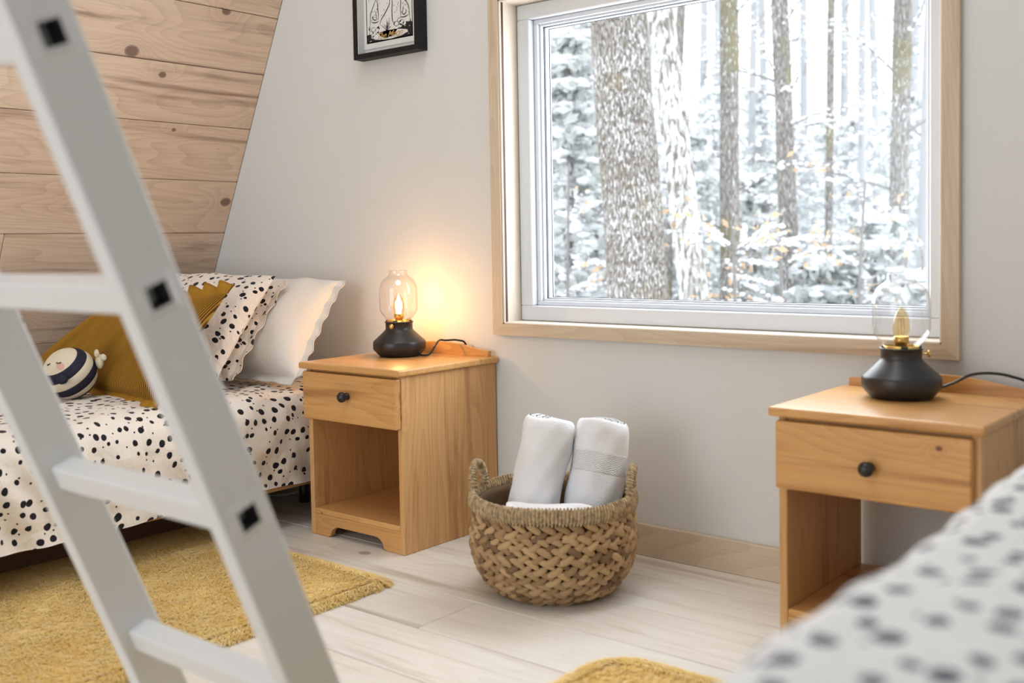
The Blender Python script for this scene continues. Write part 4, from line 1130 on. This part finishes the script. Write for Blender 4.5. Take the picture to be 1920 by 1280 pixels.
# ------------------------------------------------------------------ ladder
ld_ = empty('ladder', (0, 0, 0), 'white steel loft ladder with square rungs leaning in the left foreground', 'ladder')
dv = Vector((0, 0.379, -0.925)).normalized()       # down along the rails
nv_ = Vector((0, -dv.z, dv.y)).normalized()          # in the rail's depth direction
if nv_.y > 0: nv_ = -nv_
h0 = Vector((-1.0, -1.981, 1.091)); SP = 0.2807
def rail(xout, name, holes):
    """hollow-looking rectangular rail: +x face at xout, 30 mm wide, 68 mm deep"""
    lenup = (2.295-h0.z)/(-dv.z) ; lendn = (h0.z-0.002)/(-dv.z)
    hw = 0.034; a, b = -lenup, lendn
    bm = bmesh.new()
    cen = h0-nv_*0.0
    # faces built as a grid with square holes in the +x skin
    cuts = [a]
    hh = 0.0135
    hs = [k*SP for k in range(-5, 4) if a+0.05 < k*SP < b-0.05]
    for s in hs: cuts += [s-hh, s+hh]
    cuts.append(b)
    ds = [-hw, -hh, hh, hw]
    def P(x, s, d): return Vector((x, h0.y, h0.z))+dv*s+nv_*d
    vmap = {}
    def vert(x, s, d):
        k = (round(x, 5), round(s, 5), round(d, 5))
        if k not in vmap: vmap[k] = bm.verts.new(P(x, s, d))
        return vmap[k]
    x1, x0 = xout, xout-0.030
    for i in range(len(cuts)-1):
        for j in range(3):
            hole = holes and i % 2 == 1 and j == 1
            if not hole: bm.faces.new([vert(x1, cuts[i], ds[j]), vert(x1, cuts[i], ds[j+1]), vert(x1, cuts[i+1], ds[j+1]), vert(x1, cuts[i+1], ds[j])])
            bm.faces.new([vert(x0, cuts[i], ds[j]), vert(x0, cuts[i+1], ds[j]), vert(x0, cuts[i+1], ds[j+1]), vert(x0, cuts[i], ds[j+1])])
        for d in (-hw, hw):
            bm.faces.new([vert(x0, cuts[i], d), vert(x1, cuts[i], d), vert(x1, cuts[i+1], d), vert(x0, cuts[i+1], d)])
    for s in (a, b):
        for j in range(3): bm.faces.new([vert(x0, s, ds[j]), vert(x1, s, ds[j]), vert(x1, s, ds[j+1]), vert(x0, s, ds[j+1])])
    bmesh.ops.recalc_face_normals(bm, faces=bm.faces[:])
    ed = [e for e in bm.edges if len(e.link_faces) == 2 and e.calc_face_angle(0) > 1.0]
    bmesh.ops.bevel(bm, geom=ed, offset=0.0045, segments=3, affect='EDGES', profile=0.5)
    me = bpy.data.meshes.new(name); bm.to_mesh(me); bm.free(); me.materials.append(M['white_steel'])
    me.polygons.foreach_set('use_smooth', [False]*len(me.polygons))
    return obj(name, me, ld_), hs
_, hs = rail(-1.0, 'rail', True)
rail(-1.412, 'rail', False)
def rung_mesh():
    bm = bmesh.new()
    x0, x1 = -1.4125, -0.9975
    ro, ri = 0.0175, 0.0128
    loops = []
    def sq(x, r): return [bm.verts.new((x, c[0]*r, c[1]*r)) for c in ((-1, -1), (1, -1), (1, 1), (-1, 1))]
    a = sq(x0, ro); b = sq(-1.0, ro); c_ = sq(x1, ro-0.0006); d = sq(x1, ri); e = sq(x1-0.33, ri)
    for p, q in ((a, b), (b, c_), (c_, d), (d, e)):
        for k in range(4): bm.faces.new([p[k], p[(k+1) % 4], q[(k+1) % 4], q[k]])
    bm.faces.new(e); bm.faces.new(a[::-1])
    bmesh.ops.recalc_face_normals(bm, faces=bm.faces[:])
    ed = [g for g in bm.edges if abs(g.verts[0].co.x-g.verts[1].co.x) > 0.3 and abs(g.verts[0].co.y) > 0.015]
    bmesh.ops.bevel(bm, geom=ed, offset=0.004, segments=3, affect='EDGES', profile=0.5)
    me = bpy.data.meshes.new('rung'); bm.to_mesh(me); bm.free(); me.materials.append(M['white_steel']); me.materials.append(M['tube_inside'])
    for p in me.polygons:
        if all(abs(me.vertices[v].co.y) < 0.0131 and abs(me.vertices[v].co.z) < 0.0131 for v in p.vertices) and len(p.vertices) == 4 and p.center.x < -1.0: p.material_index = 1
    return me
RM = rung_mesh()
def weld_mesh():
    # small fillet of weld round each tube end on the outer face
    bm = bmesh.new(); o = 0.0240; i = 0.0175
    A = [bm.verts.new((-1.0004, c[0]*o, c[1]*o)) for c in ((-1, -1), (1, -1), (1, 1), (-1, 1))]
    B = [bm.verts.new((-0.9975, c[0]*i, c[1]*i)) for c in ((-1, -1), (1, -1), (1, 1), (-1, 1))]
    for k in range(4): bm.faces.new([A[k], A[(k+1) % 4], B[(k+1) % 4], B[k]])
    bmesh.ops.recalc_face_normals(bm, faces=bm.faces[:])
    me = bpy.data.meshes.new('weld'); bm.to_mesh(me); bm.free(); me.materials.append(M['white_steel']); return me
WM = weld_mesh()
for s in hs:
    c = h0+dv*s
    Mx = Matrix(((1, 0, 0), (0, nv_.y, -dv.y), (0, nv_.z, -dv.z))).to_4x4()
    o = obj('rung', RM, ld_); o.matrix_local = Matrix.Translation((0, c.y, c.z)) @ Mx
    o = obj('weld', WM, ld_); o.matrix_local = Matrix.Translation((0, c.y, c.z)) @ Mx

# ------------------------------------------------------------------ outdoors
GZ = -0.9
def ground():
    n = 60
    x = np.linspace(-60, 30, n); y = np.linspace(0.6, 75, n)
    X, Y = np.meshgrid(x, y, indexing='ij')
    Z = GZ+0.25*wrinkle(X, Y, 0.5, 3)+np.clip((Y-14)/40, 0, 1)**1.5*2.2
    return mesh('snowy_ground', np.stack([X, Y, Z], 2).reshape(-1, 3), grid_faces(n, n), M['snow'], True)
tag(obj('snowy_ground', ground()), kind='structure')
def gz(y): return GZ+max(0, min(1, (y-14)/40))**1.5*2.2-0.2
def trunk_arrays(pts, rads, seg=18, bump=0.04, sd=0):
    P = spline(pts, 60); R = np.interp(np.linspace(0, 1, 60), np.linspace(0, 1, len(rads)), rads)
    V, F = tube_arrays(P, R, seg)
    i = np.repeat(np.arange(60), seg); j = np.tile(np.arange(seg), 60)
    c = P[i]; f = 1+bump*np.sin(j*2*PI/seg*5+sd)+bump*0.8*np.sin(i*0.7+j*1.3+sd)
    return c+(V-c)*f[:, None], F
def snow_pads(centres, sizes, sub=1, flat=0.45, r=None):
    """lumpy little snow cushions as one merged array"""
    bm = bmesh.new(); bmesh.ops.create_icosphere(bm, subdivisions=sub, radius=1)
    bv = np.array([v.co[:] for v in bm.verts]); bf = np.array([[v.index for v in f.verts] for f in bm.faces]); bm.free()
    n = len(centres); C_ = np.asarray(centres); S_ = np.asarray(sizes)
    jit = 1+rng.uniform(-0.25, 0.25, (n, len(bv)))
    V = C_[:, None, :]+bv[None]*jit[..., None]*S_[:, None, None]*np.array([1, 1, flat])
    F = bf[None]+(np.arange(n)*len(bv))[:, None, None]
    return V.reshape(-1, 3), F.reshape(-1, 3)
def branch(p0, d, L, r, droop=0.15, n=10):
    p0 = np.array(p0, float); d = np.array(d, float); d /= np.linalg.norm(d)
    t = np.linspace(0, 1, n)[:, None]
    side = np.cross(d, [0, 0, 1.0]); k = rng.uniform(-0.12, 0.12)
    P = p0+d*L*t+np.array([0, 0, -droop*L])*t**2+side*L*k*np.sin(t*PI)+side*L*0.02*np.sin(t*11)
    return P, np.linspace(r, r*0.25, n)
def tree(name, x, y, ztop, r, lean, label, mat, group=None, nb=7, curve=0.0, snow=True, seg=14, leafy=0, bl=(0.5, 1.4), zlo=0.4, cat='tree'):
    t = empty(name, (x, y, gz(y)), label, cat, group)
    H = ztop-gz(y)
    pts = [(lean[0]*q*H+curve*math.sin(q*PI*1.5), lean[1]*q*H, q*H) for q in np.linspace(0, 1, 6)]
    V, F = trunk_arrays(pts, [r*1.25, r*1.05, r, r*0.92, r*0.82, r*0.7], seg, 0.03, x)
    obj('trunk', mesh('trunk', V, F, mat, True), t)
    parts = []; sc_ = []; ss = []; lc = []
    for k in range(nb):
        q = rng.uniform((zlo-gz(y))/H, 0.95); az = rng.uniform(0, 2*PI)
        p0 = (lean[0]*q*H+curve*math.sin(q*PI*1.5), lean[1]*q*H, q*H)
        P, R = branch(p0, (math.cos(az), math.sin(az)*0.6, rng.uniform(0.1, 0.9)), rng.uniform(*bl), max(0.008, r*0.16), 0.1)
        parts.append(tube_arrays(P, R, 5))
        for j in range(2):
            i = rng.integers(3, 8); P2, R2 = branch(P[i], (math.cos(az+rng.uniform(-1, 1)), math.sin(az+rng.uniform(-1, 1)), rng.uniform(-0.1, 0.7)), rng.uniform(0.2, 0.6), R[i]*0.7, 0.15, 7)
            parts.append(tube_arrays(P2, R2, 4))
            for q2 in P2[1:]: sc_.append(q2+[0, 0, 0.012]); ss.append(rng.uniform(0.012, 0.03))
            if leafy:
                for q2 in P2[2:]:
                    for _ in range(leafy): lc.append(q2+rng.normal(0, 0.06, 3))
        for q2 in P[2:]: sc_.append(q2+[0, 0, 0.012]); ss.append(rng.uniform(0.015, 0.04))
    if parts:
        V, F = join_arrays(parts); tag(obj('branches', mesh('branches', V, F, M['twig'], True), t), kind='stuff')
    if snow and sc_:
        V, F = snow_pads(sc_, ss, 1, 0.7); tag(obj('snow_cover', mesh('snow_cover', V, F, M['snow'], True), t), kind='stuff')
    if lc:
        V, F = leaf_blades(np.array(lc)); tag(obj('dry_leaves', mesh('dry_leaves', V, F, M['orange_leaf']), t), kind='stuff')
    return t
def leaf_blades(C_, s=0.028):
    n = len(C_); a = rng.normal(0, 1, (n, 3)); a /= np.linalg.norm(a, axis=1)[:, None]
    b = np.cross(a, rng.normal(0, 1, (n, 3))); b /= np.linalg.norm(b, axis=1)[:, None]; c = np.cross(a, b)
    sz = s*rng.uniform(0.6, 1.3, (n, 1))
    V = np.stack([C_-a*sz*1.3, C_+b*sz*0.6+c*sz*0.12, C_+a*sz*1.3, C_-b*sz*0.6+c*sz*0.12], 1).reshape(-1, 3)
    i = np.arange(n)*4
    return V, np.stack([i, i+1, i+2, i+3], 1)
def conifer(x, y, H, R, label, far=False, group='snow-laden conifers', dens=1.0, top=None):
    t = empty('conifer', (x, y, gz(y)), label, 'tree', group)
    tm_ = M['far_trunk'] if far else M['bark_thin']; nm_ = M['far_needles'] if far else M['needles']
    V, F = tube_arrays([(0, 0, 0), (0.02, 0, H*0.5), (0, 0, H)], [0.05*H/4, 0.035*H/4, 0.008], 8)
    obj('trunk', mesh('trunk', V, F, tm_, True), t)
    br = []; sc_ = []; ss = []; nc = []
    nl = int(H*4.2*dens)
    for k in range(nl):
        q = 0.08+0.9*k/nl; z_ = q*H; rr = R*(1-q)**0.8+0.06
        nb = 7
        for j in range(nb):
            az = 2*PI*j/nb+k*0.7+rng.uniform(-0.3, 0.3); L = rr*rng.uniform(0.7, 1.15)
            P, Rr = branch((0, 0, z_), (math.cos(az), math.sin(az), 0.10), L, 0.012, 0.34, 8)
            br.append(tube_arrays(P, Rr, 4))
            for i_, p in enumerate(P[2:]):
                w = 0.05+0.055*(1-i_/6)
                for _ in range(3):
                    nc.append(p+rng.normal(0, 0.05, 3)-[0, 0, 0.035])
                if rng.random() < 0.85: sc_.append(p+rng.normal(0, 0.02, 3)+[0, 0, 0.015]); ss.append(w*rng.uniform(0.55, 1.15))
    V, F = join_arrays(br); tag(obj('branches', mesh('branches', V, F, tm_, True), t), kind='stuff')
    V, F = leaf_blades(np.array(nc), 0.055); tag(obj('needles', mesh('needles', V, F, nm_), t), kind='stuff')
    V, F = snow_pads(sc_, ss, 1, 0.42); tag(obj('snow_cover', mesh('snow_cover', V, F, M['snow'], True), t), kind='stuff')
    return t
G = 'trees outside the window'
def lx(px_ratio, y): return px_ratio*(y+2.5)     # plan ray used only to lay the wood out in depth
def place_tree(xr_mid, y, r, lean, label, mat, **kw):
    # xr_mid: plan direction (dx/dy from the camera position) at eye height
    xm = xr_mid*(y+2.5); H0 = 0.9-gz(y)
    return tree('tree', xm-lean[0]*H0, y, kw.pop('top', 7.5), r, lean, label, mat, **kw)
place_tree(-0.645, 4.0, 0.205, (-0.075, 0.0), 'thick ridged trunk with mossy snow-flecked bark, the nearest tree outside', M['bark'], nb=0, seg=36)
place_tree(-0.578, 5.2, 0.115, (-0.125, 0.0), 'snow-plastered pale trunk leaning just right of the thick trunk', M['bark_snow'], nb=5, seg=20, zlo=2.0)
place_tree(-0.5275, 5.6, 0.078, (0.006, 0.0), 'straight mossy grey-brown trunk in the middle of the window', M['bark_thin'], nb=6, leafy=1, zlo=0.3, bl=(0.4, 1.1))
place_tree(-0.462, 7.2, 0.085, (-0.035, 0.0), 'slender grey trunk right of the middle trunk, leaning left', M['bark_thin'], nb=16, zlo=0.6)
place_tree(-0.420, 9.5, 0.045, (0.015, 0.0), 'thin pale sapling behind the slender grey trunk', M['bark_thin'], nb=8, leafy=1)
place_tree(-0.388, 11.0, 0.05, (0.01, 0.0), 'thin hazy sapling left of the forked tree', M['far_trunk'], nb=8)
place_tree(-0.352, 7.6, 0.085, (0.02, 0.0), 'forked dark grey tree near the right edge of the window', M['bark_thin'], nb=24, zlo=1.0, bl=(0.8, 2.2))
place_tree(-0.328, 9.0, 0.07, (0.03, 0.0), 'pale trunk at the far right edge of the window', M['far_trunk'], nb=6)
place_tree(-0.600, 7.5, 0.05, (0.07, 0.0), 'thin dark stem seen above the snow-plastered trunk', M['bark_thin'], nb=4, zlo=1.6)
for i, (xr0, y, r, ln) in enumerate(((-0.70, 12, 0.07, 0.03), (-0.75, 10, 0.06, -0.02), (-0.56, 14, 0.07, 0.02), (-0.505, 13, 0.06, 0.03), (-0.485, 17, 0.08, -0.02), (-0.445, 15, 0.07, 0.0),
                                   (-0.405, 18, 0.09, 0.01), (-0.37, 16, 0.07, -0.03), (-0.34, 20, 0.10, 0.02), (-0.66, 18, 0.09, 0.0), (-0.62, 16, 0.07, -0.02), (-0.73, 20, 0.1, 0.02), (-0.54, 22, 0.1, 0.0), (-0.47, 24, 0.1, 0.01), (-0.31, 14, 0.08, 0.0), (-0.78, 15, 0.08, 0))):
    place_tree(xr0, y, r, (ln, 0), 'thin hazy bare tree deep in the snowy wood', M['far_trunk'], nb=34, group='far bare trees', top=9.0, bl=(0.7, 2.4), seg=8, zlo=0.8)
for i, (xr0, y, H, R, far, lb) in enumerate((
        (-0.735, 5.6, 4.2, 0.85, False, 'tall snowy conifer at the left edge of the window'),
        (-0.700, 8.2, 5.0, 1.0, False, 'snowy conifer between the left edge and the thick trunk'),
        (-0.575, 8.8, 3.5, 0.9, False, 'low snowy conifer behind the snow-plastered trunk'),
        (-0.500, 8.0, 2.9, 0.85, False, 'low snowy conifer right of the middle trunk'),
        (-0.430, 6.6, 2.0, 0.8, False, 'small snow-heaped conifer under the slender trunks'),
        (-0.375, 7.0, 2.4, 0.9, False, 'snow-heaped conifer below the forked tree'),
        (-0.330, 6.2, 1.9, 0.7, False, 'small snowy conifer behind the right lamp'),
        (-0.545, 12, 4.6, 1.3, True, None), (-0.46, 13.5, 4.2, 1.3, True, None), (-0.39, 12.5, 4.0, 1.3, True, None), (-0.65, 13, 5.6, 1.4, True, None),
        (-0.74, 14.0, 6.2, 1.5, True, None), (-0.33, 13.0, 4.3, 1.3, True, None), (-0.50, 17, 5.2, 1.6, True, None), (-0.42, 18, 4.6, 1.6, True, None), (-0.60, 18, 5.6, 1.6, True, None), (-0.36, 17, 4.6, 1.6, True, None))):
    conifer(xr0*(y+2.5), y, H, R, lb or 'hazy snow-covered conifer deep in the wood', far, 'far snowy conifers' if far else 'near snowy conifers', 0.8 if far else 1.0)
# low beech saplings that still hold dry orange leaves
for i, (xr0, y, lb) in enumerate(((-0.515, 4.6, 'beech sapling with dry orange leaves at the foot of the middle trunk'),
                             (-0.470, 5.4, 'beech sapling with dry orange leaves under the slender grey trunk'),
                             (-0.745, 5.0, 'beech sapling with orange leaves left of the thick trunk'),
                             (-0.400, 6.4, 'beech sapling with pale orange leaves left of the forked tree'))):
    top = (0.95, 0.95, 1.55, 1.35)[i]
    tree('beech_sapling', xr0*(y+2.5), y, top, 0.014, (0.03*(i-1), 0), lb, M['twig'], 'beech saplings', nb=9, leafy=1, bl=(0.2, 0.5), zlo=-0.1, seg=6)
